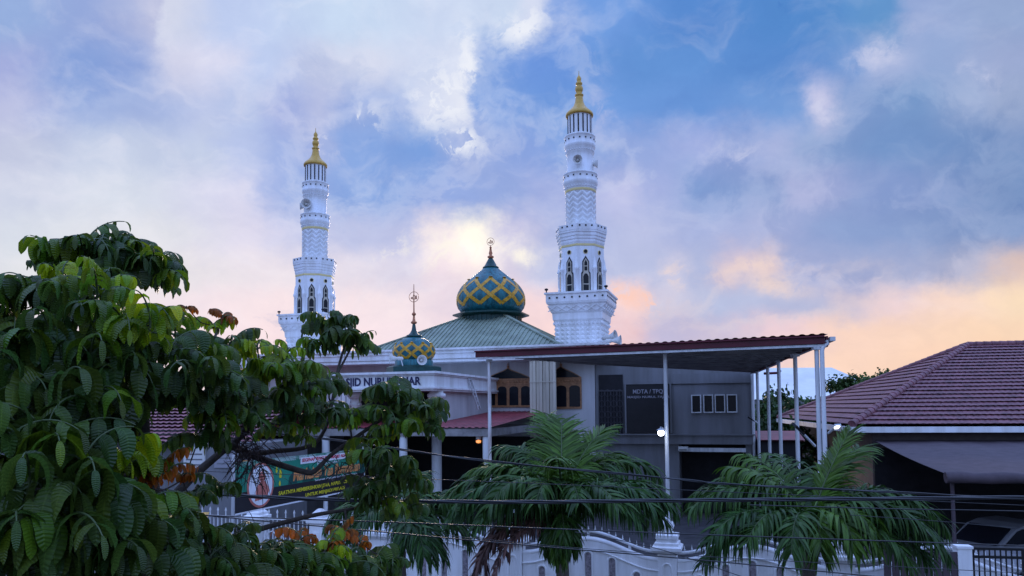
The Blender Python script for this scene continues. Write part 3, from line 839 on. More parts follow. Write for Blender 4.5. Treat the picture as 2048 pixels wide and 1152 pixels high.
b.lathe([(ra(63.2),zz(511)),(ra(64.6),zz(508)),(ra(64.6),zz(501)),(ra(64),zz(500))], 40, mi=1, caps=False)
for row in range(6):                                    # raised chevron bands
    yc_ = 640-row*22; nseg = 120; vs = []
    for i in range(nseg):
        a = 2*math.pi*i/nseg; ph = (i % 12)/12; tri = abs(2*ph-1)
        y = yc_-tri*16
        for dr_, dy_ in ((0,-7),(.016,-2),(.016,2),(0,7)):
            vs.append((math.cos(a)*(ra(62)+dr_), math.sin(a)*(ra(62)+dr_), zz(y+dy_)))
    fs = []
    for i in range(nseg):
        j = (i+1) % nseg
        for q in range(3): fs.append((i*4+q+1, i*4+q, j*4+q, j*4+q+1))
    b.add(vs, fs)
for r_, y_, n_k in ((70,450,16),(63,297,16)):
    for k in range(n_k):
        a = 2*math.pi*(k+.5)/n_k; n_ = Vector((math.cos(a), math.sin(a), 0)); c_ = n_*ra(r_)+Vector((0,0,zz(y_)))
        b.tube([c_-n_*.02, c_+n_*.02], .04, 8, 2)
for r_, y_ in ((66,491),(59,341)):
    for k in range(36):
        a = 2*math.pi*k/36; n_ = Vector((math.cos(a), math.sin(a), 0)); t_ = Vector((-n_.y, n_.x, 0)); c_ = n_*(ra(r_)+.003)+Vector((0,0,zz(y_)))
        b.add([c_-t_*.05-up*.05, c_+t_*.05-up*.05, c_+up*.06, c_+n_*.035], [(0,1,3),(1,2,3),(2,0,3)])
b.build('shaft', [minw, bandy, dark], minaret)
b = MB(); b.lathe([(ra(50),zz(284)),(ra(50),zz(190))], 40)
for k in range(16):
    a = 2*math.pi*(k+.25)/16; n_ = Vector((math.cos(a), math.sin(a), 0)); c_ = n_*(ra(50)+.002)
    b.bar(c_+up*zz(270), c_+up*zz(197), .065, .02, 1, up=n_)
b.build('lantern', [minw, dark], minaret)
b = MB(); b.lathe([(ra(50),zz(194)),(ra(57),zz(193)),(ra(58),zz(187)),(ra(56),zz(181)),(ra(48),zz(173)),(ra(36),zz(163)),(ra(25),zz(150)),(ra(18),zz(134)),(ra(15),zz(112)),(ra(14),zz(108))], 36)
b.build('cap', gold, minaret)
b = MB(); b.lathe([(ra(14),zz(112)),(ra(18),zz(107)),(ra(18),zz(102)),(ra(10),zz(97)),(ra(14),zz(90)),(ra(17),zz(80)),(ra(15),zz(70)),(ra(9),zz(64)),(ra(14),zz(60)),(ra(14),zz(54)),(ra(8),zz(49)),(ra(9),zz(44)),(ra(10),zz(36)),(ra(7),zz(29)),(ra(3),zz(24)),(ra(1.5),zz(20)),(ra(1),zz(4))], 20)
b.build('finial', gold, minaret)
for x, y in ((-1.46,-1.46),(1.46,-1.46)):
    b = MB(); b.tube([(x,y,zz(930)),(x,y,zz(921))], .03, 8); b.lathe([(.03,0),(.09,.03),(.09,.09),(.02,.12)], 10, (x,y,zz(921))); b.build('corner_lamp', dark, minaret)
m2 = copy_tree(minaret)
lp = at(629.5, 600, 43.2)
m2.location = (lp.x, lp.y, 0)
m2['label'] = 'farther white minaret rising behind the broad-leaved tree, left of both domes'

# ------------------------------------------------------------------ horn loudspeakers
def horn(pos, direc, r, label, back=None):
    d = Vector(direc).normalized()
    t = thing('loudspeaker', label, 'loudspeaker', pos, 0, 'horn loudspeakers on the mosque')
    rot = d.to_track_quat('Z', 'Y').to_euler()
    b = MB(); b.lathe([(r*.98,.0),(r,.01),(r*.97,.012),(r*.8,-.03*r/.2),(r*.5,-.14*r/.2),(r*.3,-.26*r/.2),(r*.26,-.34*r/.2)], 24, smooth=True, caps=False)
    b.lathe([(r*.96,.0),(r*.78,-.04*r/.2),(r*.46,-.15*r/.2),(r*.2,-.26*r/.2),(0,-.26*r/.2)], 24, caps=False)
    b.build('horn', plastic, t, rot=rot)
    b = MB(); b.lathe([(r*.34,-.33*r/.2),(r*.38,-.36*r/.2),(r*.38,-.5*r/.2),(r*.2,-.54*r/.2)], 16); b.lathe([(.03,-.26*r/.2),(r*.28,-.14*r/.2),(r*.2,-.08*r/.2),(0,-.06*r/.2)], 14); b.build('driver', plastic, t, rot=rot)
    b = MB(); e = d*(-.45*r/.2); b.bar(e, e+Vector(back or (0,0,-.3)), .035); b.build('bracket', steel, t)
    return t
tocam = lambda p: Vector((-p.x, -p.y, 0)).normalized()
sh = ra(55)
p = Vector((mp.x, mp.y, zz(393))); q = p+Vector((-.22,-.97,0))*(sh+.30); horn(q, (-.1,-1,-.05), .235, 'loudspeaker facing the street high on the right minaret', (0,.3,0))
q = p+Vector((.96,-.25,0))*(sh+.22); horn(q, (1,-.12,-.05), .235, 'loudspeaker turned sideways high on the right minaret', (-.3,.05,0))
p = Vector((lp.x, lp.y, zz(393))); q = p+Vector((-.32,-.9,0))*(sh+.30); horn(q, (.25,-1,-.05), .30, 'loudspeaker facing the street high on the left minaret', (0,.3,0))
q = p+Vector((-.95,-.3,0))*(sh+.22); horn(q, (-1,-.25,-.05), .235, 'loudspeaker turned sideways high on the left minaret', (.3,.05,0))
q = at(1231, 672, 34.6); horn(q, (.9,-.5,.1), .30, 'upper of two loudspeakers at the foot of the right minaret', (-.4,.3,-.1))
q = at(1241, 681, 34.2); horn(q, (1,-.35,0), .27, 'lower of two loudspeakers at the foot of the right minaret', (-.5,.3,0))
q = at(844, 720, 29.7); horn(q, (.35,-1,.0), .21, 'loudspeaker before the small teal dome, facing right', (0,.1,-.35))
q = at(779, 716, 29.9); horn(q, (-1,-.25,.05), .21, 'loudspeaker beside the small teal dome, facing left', (.1,0,-.4))

# ------------------------------------------------------------------ ladder against the portico parapet
t = thing('ladder', 'grey metal ladder leaning on the portico side above the red porch roof', 'ladder', (0,0,0))
a0, a1 = at(956, 819, 32.2), at(934, 750, 31.4)
w_ = Vector((.10, .34, 0))
for s_ in (0, 1):
    b = MB(); b.bar(a0+w_*s_, a1+w_*s_, .06, .05); b.build('rail', steel, t)
b = MB()
for k in range(1, 8): b.bar(a0.lerp(a1, k/8), a0.lerp(a1, k/8)+w_, .035)
b.build('rungs', steel, t)

# ------------------------------------------------------------------ street wall: waves between pillars
wp = at(1335, 1085, 17)
WF = Frame(wp.x, wp.y, 18)
SP = 3.72
ZLOW, AMP = 1.42, .40
def wave(t): return ZLOW + AMP*(.5-.5*math.cos(2*math.pi*min(max(t,0),1)))
nichem = mat('niche_mosaic', (.30, .26, .28), .7, var=.4, vs=14)
def wall_panel(k, label):
    t = WF.obj('boundary_wall', label, 'wall', 'wavy white street wall panels')
    x0, x1 = k*SP+.22, (k+1)*SP-.22
    n = 40; xs = [x0+(x1-x0)*i/n for i in range(n+1)]
    b = MB()
    top = [(x, 0, wave(i/n)) for i, x in enumerate(xs)]
    for i in range(n):
        a, c = top[i], top[i+1]
        b.hexa([(a[0],-.07,0),(c[0],-.07,0),(c[0],.07,0),(a[0],.07,0),(a[0],-.07,a[2]),(c[0],-.07,c[2]),(c[0],.07,c[2]),(a[0],.07,a[2])])
    b.build('wall_panel', fencew, t)
    b = MB(); b.tube([(x, -.02, z+.02) for x, _, z in top], .065, 8); b.tube([(x, -.085, z-.22) for x, _, z in top], .022, 6); b.build('coping', fencew, t)
    b = MB(); rl = [(x, 0, z+.20) for x, _, z in top]
    b.tube(rl, .036, 8)
    for i in (8, 20, 32): b.tube([top[i], rl[i]], .035, 8)
    rail = b.build('top_rail', white, t)
    b = MB()
    for i in range(2, n-1, 2):
        p = Vector(rl[i]); b.tube([p, p+up*.09, p+up*.16], [.012,.012,.002], 6)
        b.tube([p+up*.05,p+up*.075], .02, 6)
    b.build('spikes', white, rail)
    for i in (6, 13, 20, 27, 34):
        xc = xs[i]; zt_ = wave(i/n)-.36-(.08 if i in (6, 34) else 0); z0 = .45; hw = .07
        o = [(xc+hw, z0)]+[(xc+math.cos(a)*hw, zt_+math.sin(a)*hw) for a in np.linspace(0, math.pi, 11)]+[(xc-hw, z0)]
        w = MB(); w.prism([(x, -.072, z) for x, z in o], (0, -.006, 0)); no = w.build('niche', nichem, t)
        w = MB(); w.tube([(xc+hw+.03,-.08,z0)]+[(xc+math.cos(a)*(hw+.03), -.08, zt_+math.sin(a)*(hw+.03)) for a in np.linspace(0, math.pi, 11)]+[(xc-hw-.03,-.08,z0)], .025, 6)
        w.box(xc-.16, xc+.16, -.13, -.071, z0-.05, z0); w.build('niche_frame', fencew, no)
wall_panel(-2, 'wavy white wall panel behind the brown dead fronds, left of the middle palm')
wall_panel(-1, 'wavy white wall panel between the middle palm and the finial pillar')
wall_panel(0, 'wavy white wall panel right of the finial pillar, behind the right palm')
wall_panel(1, 'wavy white wall panel farthest right, mostly behind palm fronds')
def pillar(x, label):
    t = WF.obj('wall_pillar', label, 'pillar', 'white wall pillars with bulb finials')
    b = MB(); b.square([(.21,0),(.21,1.60),(.24,1.61),(.31,1.68),(.33,1.70),(.33,1.77),(.27,1.80),(.27,1.86),(.23,1.88),(.23,1.95),(.25,1.96),(.25,2.04),(.18,2.06)], (x,0,0))
    o = [(x+.10,.7)]+[(x+math.cos(a)*.10, 1.28+math.sin(a)*.12) for a in np.linspace(0, math.pi, 11)]+[(x-.10,.7)]
    b.tube([(q[0],-.215,q[1]) for q in o], .025, 6)
    b.build('shaft', fencew, t)
    b = MB(); b.lathe([(.15,2.05),(.16,2.09),(.10,2.12),(.15,2.18),(.165,2.25),(.14,2.32),(.09,2.36),(.10,2.38),(.04,2.42),(.0,2.50)], 20, (x,0,0)); b.build('finial', fencew, t)
for k, l in ((-2,'wall pillar farthest left, beside the white iron gates'),(-1,'wall pillar hidden behind the middle palm'),(0,'wall pillar with bulb finial under the lit lamp'),(1,'wall pillar behind the right palm'),(2,'wall pillar at the right end of the wavy wall')): pillar(k*SP, l)

# white iron gates left of the wall
def gate_leaf(x0, x1, label):
    t = WF.obj('iron_gate', label, 'gate', 'white ornamental iron gates')
    b = MB(); z0, z1 = .12, 2.0
    for a in ((x0,x0+.05,z0,z1),(x1-.05,x1,z0,z1),(x0+.05,x1-.05,z1-.05,z1),(x0+.05,x1-.05,z0,z0+.05),(x0+.05,x1-.05,1.28,1.32),(x0+.05,x1-.05,.7,.74)): b.box(a[0],a[1],-.025,.025,a[2],a[3])
    b.build('frame', white, t)
    b = MB(); n = int((x1-x0)/.13)
    for i in range(1, n):
        x = x0+(x1-x0)*i/n; b.bar((x,0,z0+.05),(x,0,z1+.12 if i % 2 else z1-.05), .022)
    for i in range(1, n, 2):
        x = x0+(x1-x0)*i/n; b.tube([(x,0,z1+.1),(x,0,z1+.16),(x,0,z1+.24)], [.012,.03,.002], 6)
    b.build('bars', white, t)
    b = MB(); m_ = int((x1-x0)/.4)
    for i in range(m_):
        c = x0+(x1-x0)*(i+.5)/m_
        b.tube([(c+.13*math.cos(a), -.03, 1.5+.13*math.sin(a)) for a in np.linspace(0, 6.283, 19)], .016, 6, cap=False)
        for s_ in (-1, 1):
            b.tube([(c+s_*(.17-.12*math.cos(a)*(1-a/9)), -.03, .98+.17*math.sin(a)*(1-a/9)) for a in np.linspace(0, 5.5, 19)], .014, 6)
    b.build('scrolls', white, t)
gate_leaf(-2*SP-1.55, -2*SP-.28, 'white iron gate leaf next to the end wall pillar')
gate_leaf(-2*SP-3.6, -2*SP-2.1, 'white iron gate leaf below the right end of the banner')
gate_leaf(-2*SP-6.4, -2*SP-4.1, 'white iron gate leaf below the left half of the banner')
for x, l in ((-2*SP-1.83,'square white gate post between two iron gate leaves, right one'),(-2*SP-3.85,'square white gate post between two iron gate leaves, left one'),(-2*SP-6.8,'square white gate post left of the banner')):
    b = MB(); b.square([(.2,0),(.2,1.9),(.27,1.95),(.27,2.05),(.2,2.08),(.2,2.14),(.05,2.3)], (x,0,0)); b.box(x-.1,x+.1,-.215,-.195,.5,1.7)
    o = b.build('gate_post', fencew); o.location = WF.o; o.rotation_euler = (0,0,-WF.a)
    tag(o, l, 'gate post', 'white gate posts', 'thing')

# banner
b0 = at(470, 1031, 15.5); b1 = at(728, 985, 20.5)
ang = math.atan2(b1.y-b0.y, b1.x-b0.x); L = math.hypot(b1.x-b0.x, b1.y-b0.y)
ban = thing('banner', 'green and black greeting banner with yellow capitals, strung in front of the iron gates', 'banner', (b0.x, b0.y, 0), ang)
z0 = b0.z; H_ = at(470, 934, 15.5).z-z0
green = mat('banner_green', (.018,.24,.15), .5, var=.15, vs=1.5); blackb = mat('banner_black', (.018,.016,.02), .5, var=.1)
redl = mat('red_letters', (.62,.015,.06), .5, var=.05); yell = mat('yellow_letters', (.72,.62,.03), .5, var=.05)
orl = mat('orange_letters', (.75,.30,.10), .5, var=.1, vs=5); wht = mat('white_print', (.8,.8,.82), .5, var=.03); pink = mat('pink_print', (.55,.17,.13), .6, var=.2, vs=5)
b = MB()
NW = 40
def ripple(x): return .025*math.sin(x*3.1)+.015*math.sin(x*7.3+1)
for i in range(NW):
    xa_, xb_ = L*i/NW, L*(i+1)/NW
    for zl, zh, mi in ((0,.035,1),(.035,.46,0),(.46,1.12,2),(1.12,H_,1)):
        b.add([(xa_,ripple(xa_)*.0,z0+zl),(xb_,ripple(xb_)*0,z0+zl),(xb_,ripple(xb_)*0,z0+zh),(xa_,ripple(xa_)*0,z0+zh)], [(0,1,2,3)], mi)
for i in range(NW):
    xa_, xb_ = L*i/NW, L*(i+1)/NW
    b.add([(xb_,.02,z0),(xa_,.02,z0),(xa_,.02,z0+H_),(xb_,.02,z0+H_)], [(0,1,2,3)], 1)
b.build('cloth', [blackb, wht, green], ban)
q = MB(); pts = []
q.prism([(.82+.46*math.cos(a), -.004, z0+.56+.50*math.sin(a)) for a in np.linspace(0, 6.283, 30)[:-1]], (0,-.004,0), 0)
q.prism([(.82+.40*math.cos(a), -.008, z0+.56+.45*math.sin(a)) for a in np.linspace(0, 6.283, 30)[:-1]], (0,-.004,0), 1)
q.prism([(x,-.012,z0+z) for x, z in ((.62,.22),(1.0,.25),(1.12,.42),(.98,.62),(.86,.66),(.78,.62),(.66,.5))], (0,-.004,0), 0)
q.prism([(.86+.11*math.cos(a), -.012, z0+.74+.12*math.sin(a)) for a in np.linspace(0, 6.283, 20)[:-1]], (0,-.004,0), 0)
q.build('oval_picture', [pink, wht], ban)
for cx, cz, w_, h_ in ((1.52,.74,.055,.09),(1.38,.84,.035,.06),(1.50,.52,.035,.05)):
    q = MB(); q.prism([(cx+s*w_, -.004, z0+cz+z) for s, z in ((-.6,-h_),(.6,-h_),(1,0),(.5,h_),(0,h_*1.5),(-.5,h_),(-1,0))], (0,-.004,0)); q.build('lantern_print', yell, ban)
q = MB()
for k in range(6):
    cx = 2.0+k*.62; s = .16+.06*(k % 2)
    q.prism([(cx+s*1.1,-.003,z0+.47)]+[(cx+s*math.cos(a)*(1 if abs(math.cos(a))>.3 else .9), -.003, z0+.52+s*1.2*math.sin(a)+(.08 if abs(a-math.pi/2)<.1 else 0)) for a in np.linspace(0, math.pi, 17)]+[(cx-s*1.1,-.003,z0+.47)], (0,-.002,0))
q.build('dome_silhouettes', mat('banner_dark_green', (.008,.075,.06), .5), ban)
q = MB(); q.box(2.3,L-.35,-.006,-.002,z0+.905,z0+1.06); q.build('letter_strip', wht, ban)
text('lettering','SEGENAP PENGURUS MASJID NURUL FAJAR',redl,ban,2.35,L-.4,-.008,z0+.925,z0+1.035,.004,.2,.02)
text('lettering','Mengucapkan',wht,ban,3.0,4.0,-.006,z0+.815,z0+.89,.004)
text('lettering','Marhaban Yaa Ramadhan',orl,ban,2.0,L-.25,-.006,z0+.52,z0+.80,.006,.25,.02)
text('lettering','Selamat Menjalankan Ibadah Puasa',wht,ban,2.9,4.9,-.006,z0+.425,z0+.485,.004)
text('lettering','SAATNYA MEMBERSIHKAN JIWA, HAPUS DOSA, KELUAR',yell,ban,1.45,L-.2,-.006,z0+.22,z0+.34,.004,.15,.02)
text('lettering','UNTUK MENJADI PRIBADI',yell,ban,2.5,L-1.0,-.006,z0+.07,z0+.18,.004,.15,.02)
for x in (-.03, L+.03):
    q = MB(); q.tube([(x,.03,0),(x,.03,z0+H_+.25)], .035, 8); q.build('pole', steel, ban)

# ------------------------------------------------------------------ house with maroon tile roof on the right
hc = at(1704, 852, 27.0)
HF = Frame(hc.x, hc.y, 12)
housew = mat('brown_house_wall', (.14, .11, .11), .85, var=.15)
house = HF.obj('tiled_house', 'low house with maroon tiled hip roof and white gutter on the right', 'house')
ze = hc.z; D_ = 18.0; WID = 26.0; AU = 7.3
_, za = HF.hit(1940, 692, D_/2); rise = za-ze
Z0 = ze
b = MB()
def tiles(b, p_of, nrow, rowlen, cols_of, wav):
    """rows of overlapping scalloped tiles: each row a strip that steps up over the one below"""
    for r in range(nrow):
        t0, t1 = r/nrow, (r+1)/nrow
        a0, a1 = cols_of(t0); c0, c1 = cols_of(t1)
        n = max(2, int((a1-a0)/.30))*5
        vs = []
        for i in range(n+1):
            k = i/n
            for tt, (l, h_), lift in ((t0, (a0, a1), .08), (t1+.012, (c0, c1), .012)):
                x = l+(h_-l)*k
                w_ = .022*abs(math.sin((x/.21)*math.pi)) if wav else 0
                vs.append(p_of(x, tt, lift+w_))
        b.add(vs, [(2*i, 2*i+2, 2*i+3, 2*i+1) for i in range(n)], 0, False)
        vs2 = []
        for i in range(n+1):
            x = a0+(a1-a0)*i/n
            w_ = .022*abs(math.sin((x/.21)*math.pi))
            vs2 += [p_of(x, t0+.013, .012), p_of(x, t0, .08+w_)]
        b.add(vs2, [(2*i, 2*i+2, 2*i+3, 2*i+1) for i in range(n)], 0, False)
sl = math.hypot(D_/2, rise); nz, nv = (D_/2)/sl, rise/sl
sl2 = math.hypot(AU, rise); nz2, nv2 = AU/sl2, rise/sl2
tiles(b, lambda x, t, o: (x, t*D_/2-nv*o, Z0+t*rise+nz*o), 22, sl, lambda t: (t*AU, WID-t*AU), True)
tiles(b, lambda y, t, o: (t*AU-nv2*o, y, Z0+t*rise+nz2*o), 18, sl2, lambda t: (t*D_/2, D_-t*D_/2), True)
b.add([(0,D_,Z0),(WID,D_,Z0),(WID-AU,D_/2,Z0+rise),(AU,D_/2,Z0+rise)], [(1,0,3,2)])
b.add([(WID,0,Z0),(WID,D_,Z0),(WID-AU,D_/2,Z0+rise)], [(0,1,2)])
rf = b.build('roof', tile, house)
b = MB()
def ridge(a, c):
    a, c = Vector(a), Vector(c); n = int((c-a).length/.33)
    for i in range(n):
        p, q = a.lerp(c, i/n), a.lerp(c, (i+1.08)/n)
        b.tube([p, q], [.16, .135], 10)
ridge((0,0,Z0+.06),(AU,D_/2,Z0+rise+.06)); ridge((AU,D_/2,Z0+rise+.06),(WID-AU,D_/2,Z0+rise+.06)); ridge((0,D_,Z0+.06),(AU,D_/2,Z0+rise+.06))
b.build('ridge_tiles', tile, rf)
b = MB(); b.box(-.05,WID,-.14,-.02,Z0-.24,Z0-.03); b.box(-.14,-.02,-.02,D_,Z0-.24,Z0-.03); b.build('gutter', white, house)
b = MB(); b.box(.0,WID,-.02,.9,Z0-.27,Z0-.25); b.build('eave_board', dark, house)
b = MB(); b.box(.9,WID-.9,.9,D_-.9,0,Z0-.27); b.build('wall', housew, house)
wx = HF.hit(1777, 967, .88)
for k in (0, 3.2, 6.4):
    b = MB(); b.box(1.6+k,2.7+k,.83,.92,1.0,2.3); w = b.build('window', glass, house)
    b = MB()
    for a in ((1.5,1.6,.9,2.4),(2.7,2.8,.9,2.4),(2.12,2.18,1.0,2.3)): b.box(a[0]+k,a[1]+k,.80,.93,a[2],a[3])
    b.box(1.6+k,2.7+k,.80,.93,.9,1.0); b.box(1.6+k,2.7+k,.80,.93,2.3,2.4); b.build('frame', greyw, w)
# carport awning in front of that house
ca = HF.loc(at(1890, 946, 19.6)); cb = HF.loc(at(1746, 880, 27.3))
aw = HF.obj('carport_awning', 'brown sloping awning roof with rolled edge over the carport', 'awning')
b = MB(); n = 24; xl0, xl1 = cb.x, ca.x
nx = 60; vs = []
for i in range(nx+1):
    for j in range(n+1):
        t = j/n; x0 = xl0+(xl1-xl0)*t; x = x0+(WID-x0)*i/nx
        z = cb.z+(ca.z-cb.z)*t - .10*math.sin(math.pi*t)*(.6+.4*math.sin(i*.9))
        vs.append((x, cb.y+(ca.y-cb.y)*t, z+.012*math.sin(x*9)))
b.add(vs, [(i*(n+1)+j, i*(n+1)+j+1, (i+1)*(n+1)+j+1, (i+1)*(n+1)+j) for i in range(nx) for j in range(n)], 0, True)
b.build('awning_cloth', awning, aw)
b = MB(); b.tube([(xl1+(WID-xl1)*i/70, ca.y-.02, ca.z-.12+.012*math.sin(i*1.9)) for i in range(71)], [.15+.012*math.sin(i*2.3) for i in range(71)], 12); b.build('rolled_edge', awning, aw)
for x in (xl1+.25, xl1+7.5):
    b = MB(); b.tube([(x,ca.y+.25,0),(x,ca.y+.25,ca.z-.05)], .05, 10); b.build('post', awning, aw)
b = MB(); b.box(xl1+.35, WID-1, .70, .74, 0, ca.z+.2); b.build('carport_shade_sheet', dark, aw)  # near-black sheet before the house wall, awning shade put into its colour

def car(name, label, loc, rz, body):
    t = thing(name, label, 'car', loc, rz, 'cars under the awning')
    low = [(-2.05,.35),(-2.1,.62),(-2.0,.86),(-1.2,.98),(1.6,1.0),(2.05,.92),(2.1,.6),(2.05,.35)]
    def loft(secs, bm, mi=0):
        m_ = len(secs[0][1]); vs = []
        for y, o in secs: vs += [(x, y, z) for x, z in o]
        fs = [(i*m_+k, i*m_+(k+1) % m_, (i+1)*m_+(k+1) % m_, (i+1)*m_+k) for i in range(len(secs)-1) for k in range(m_)]
        fs += [tuple(range(m_-1,-1,-1)), tuple(range((len(secs)-1)*m_, len(secs)*m_))]
        bm.add(vs, fs, mi, False)
    b = MB()
    sc = lambda o, s, dz=0: [(x*s, .35+(z-.35)*s+dz) for x, z in o]
    loft([(-.84,sc(low,.97)),(-.80,low),(.80,low),(.84,sc(low,.97))], b)
    roof = [(-1.25,.97),(-.55,1.42),(-.1,1.53),(.7,1.55),(1.35,1.45),(1.9,.99)]
    loft([(-.74,roof),(.74,roof)], b)
    b.build('body', body, t)
    for s_ in (-1, 1):
        w = MB(); y = s_*.745
        w.prism([(x, y, z) for x, z in ((-1.05,1.0),(-.5,1.37),(-.1,1.46),(.35,1.47),(.35,1.0))], (0, s_*.012, 0))
        w.prism([(x, y, z) for x, z in ((.42,1.0),(.42,1.47),(.75,1.47),(1.3,1.38),(1.68,1.0))], (0, s_*.012, 0)); w.build('side_window', glass, t)
        for x in (-1.35, 1.3):
            w = MB(); w.tube([(x, s_*.70, .33),(x, s_*.86, .33)], .33, 20); wo_ = w.build('wheel', rubber, t)
            w = MB(); w.tube([(x, s_*.86, .33),(x, s_*.87, .33)], .2, 16); w.build('rim', steel, wo_)
        w = MB(); w.prism([(2.0,s_*.5,.72),(2.02,s_*.5,.95),(1.9,s_*.5,1.0)], (.09,s_*.30,0)); w.build('tail_light', redlamp, t)
        w = MB(); w.prism([(-2.06,s_*.48,.66),(-2.0,s_*.48,.82),(-1.8,s_*.48,.86)], (-.05,s_*.3,0)); w.build('headlight', glass, t)
    w = MB(); w.prism([(-1.235,-.66,1.0),(-1.235,.66,1.0),(-.57,.62,1.42),(-.57,-.62,1.42)], (-.02,0,.02)); w.build('windscreen', glass, t)
    return t
p = at(1990, 1110, 21.6); car('parked_car', 'white car with dark windows parked deep under the awning', (p.x+.3, p.y, 0), R(20), carwhite)
p = at(2050, 1130, 16.2); car('parked_car', 'white car with red tail light behind the black gate at the right edge', (p.x+.9, p.y+.6, 0), R(188), carwhite)
# black gate and its post
GF = Frame(at(1935,1100,14.5).x, 14.5, 10)
g = GF.obj('driveway_gate', 'black barred metal gate in front of the parked cars at lower right', 'gate')
zg = at(1990, 1100, 14.3).z
b = MB()
for x0, x1 in ((.08,1.0),(1.12,3.4)):
    for z in (.15, zg-.16, zg): b.bar((x0,0,z),(x1,0,z), .05)
    b.bar((x0,0,0),(x0,0,zg), .06); b.bar((x1,0,0),(x1,0,zg), .06)
b.build('frame', iron, g)
b = MB()
for i in range(34):
    x = .1+i*.098; b.bar((x,0,.15),(x,0,zg-.02), .022)
b.build('bars', iron, g)
gp = MB(); gp.square([(.13,0),(.13,at(1925,1098,14.5).z),(.15,at(1925,1098,14.5).z+.01),(.15,at(1925,1092,14.5).z)]); o = gp.build('gate_post', fencew)
o.location = at(1925,1120,14.6)*1.0; o.location.z = 0; o.rotation_euler = (0,0,-R(10)); tag(o, 'square white post at the left end of the black gate', 'gate post', None, 'thing')
g2 = GF.obj('metal_fence', 'grey brown slatted fence panel left of the square white gate post', 'fence')
b = MB()
for i in range(9): b.box(-1.55+i*.155, -1.42+i*.155, -.02, .02, .1, zg-.08)
b.box(-1.6,-.2,.022,.06,zg-.2,zg-.14); b.box(-1.6,-.2,.022,.06,.2,.26); b.build('slats', awning, g2)

# lean-to with red roof seen between the canopy posts
lt = F.obj('lean_to', 'low lean-to with a faded red sheet roof seen between the canopy posts', 'shed')
c0 = F.loc(at(1512, 868, 33)); c1 = F.loc(at(1580, 880, 31))
b = MB(); b.add([(c0.x,c0.y+2,c0.z+.08),(c1.x+.6,c0.y+2,c0.z+.08),(c1.x+.6,c1.y,c1.z),(c0.x,c1.y,c1.z)], [(0,3,2,1)]); b.add([(c0.x,c0.y+2,c0.z+.03),(c1.x+.6,c0.y+2,c0.z+.03),(c1.x+.6,c1.y,c1.z-.05),(c0.x,c1.y,c1.z-.05)], [(0,1,2,3)]); b.build('roof', redsheet, lt)
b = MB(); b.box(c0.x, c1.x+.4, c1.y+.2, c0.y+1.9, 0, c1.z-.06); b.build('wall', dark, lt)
# large pale gable roof far behind
a0, a1 = at(1440, 742, 95), at(1663, 735, 95)
wh = thing('warehouse', 'large pale grey gabled roof far behind the canopy posts', 'building', (a0.x, 95, 0))
Lw = a1.x-a0.x; zr = a1.z; dx_ = at(1735, 780, 95).x-a0.x
b = MB(); ze_ = zr-4.2
b.add([(0,0,zr),(Lw,0,zr),(dx_,-9,ze_),(-3,-9,ze_),(0,0,zr-.2),(Lw,0,zr-.2),(dx_,9,ze_),(-3,9,ze_)], [(0,3,2,1),(4,5,6,7),(1,2,6)])
b.build('roof', metalgrey, wh)
b = MB(); b.box(-3, dx_-.2, -8.8, 8.8, 0, ze_-.01); b.build('wall', greyw, wh)

# houses behind the tree at the left
nh = at(60, 905, 27)
t = thing('tiled_house', 'grey house with pink red tiled roof glimpsed through the left tree', 'house', (nh.x, nh.y, 0), -R(12))
zr0, zr1 = at(280, 885, 27).z, at(270, 795, 31).z
b = MB(); n = 26
for r in range(14):
    t0, t1 = r/14, (r+1)/14
    for q in range(60):
        x = -6+q*.25; k0, k1 = zr0+(zr1-zr0)*t0, zr0+(zr1-zr0)*t1
        b.add([(x,4.6*t0-.03,k0+.07),(x+.12,4.6*t0-.03,k0+.11),(x+.25,4.6*t0-.03,k0+.07),(x+.25,4.6*t1,k1),(x+.12,4.6*t1,k1+.03),(x,4.6*t1,k1)], [(0,1,4,5),(1,2,3,4)])
b.add([(-6,9.2,zr0),(9,9.2,zr0),(9,4.6,zr1),(-6,4.6,zr1)], [(0,1,2,3)]); b.build('roof', tile2, t)
b = MB(); b.box(-5.5,8.5,.6,8.6,0,zr0); b.build('wall', greyw, t)
q0 = at(395, 925, 25)
for (pa, pb, qa, qb) in ((372,410,905,940),):
    pass
nb = thing('grey_building', 'dark grey wall with small sign plates behind the trunk of the left tree', 'building', (at(350,930,25).x, 25, 0), -R(10))
b = MB(); b.box(0, 3.4, 0, 3, 0, at(400,885,25).z); b.build('wall', greyw, nb)
for x, z, w_, h_, m_ in ((.35,3.0,.8,.75,plastic),(1.5,3.05,.75,.7,lettergrey),(2.5,2.9,.3,.4,orange)):
    b = MB(); b.box(x, x+w_, -.05, -.002, z, z+h_)
    for k in range(3): b.box(x+.1, x+w_-.1, -.056, -.05, z+.12+k*.18, z+.17+k*.18, 1)
    b.build('sign_plate', [m_, greyw], nb)
p = at(365, 1046, 16)
t = thing('stall_awning', 'small yellow awning glimpsed through leaves at lower left', 'awning', (p.x, p.y, 0), R(15))
b = MB(); b.add([(-.45,0,p.z-.1),(.45,0,p.z-.1),(.45,.7,p.z+.12),(-.45,.7,p.z+.12)], [(0,1,2,3)]); b.box(-.45,.45,-.01,.01,p.z-.26,p.z-.102); b.build('awning_cloth', yellow, t)
for x in (-.43,.43):
    b = MB(); b.tube([(x,.02,0),(x,.02,p.z-.1)], .025, 8); b.build('pole', steel, t)

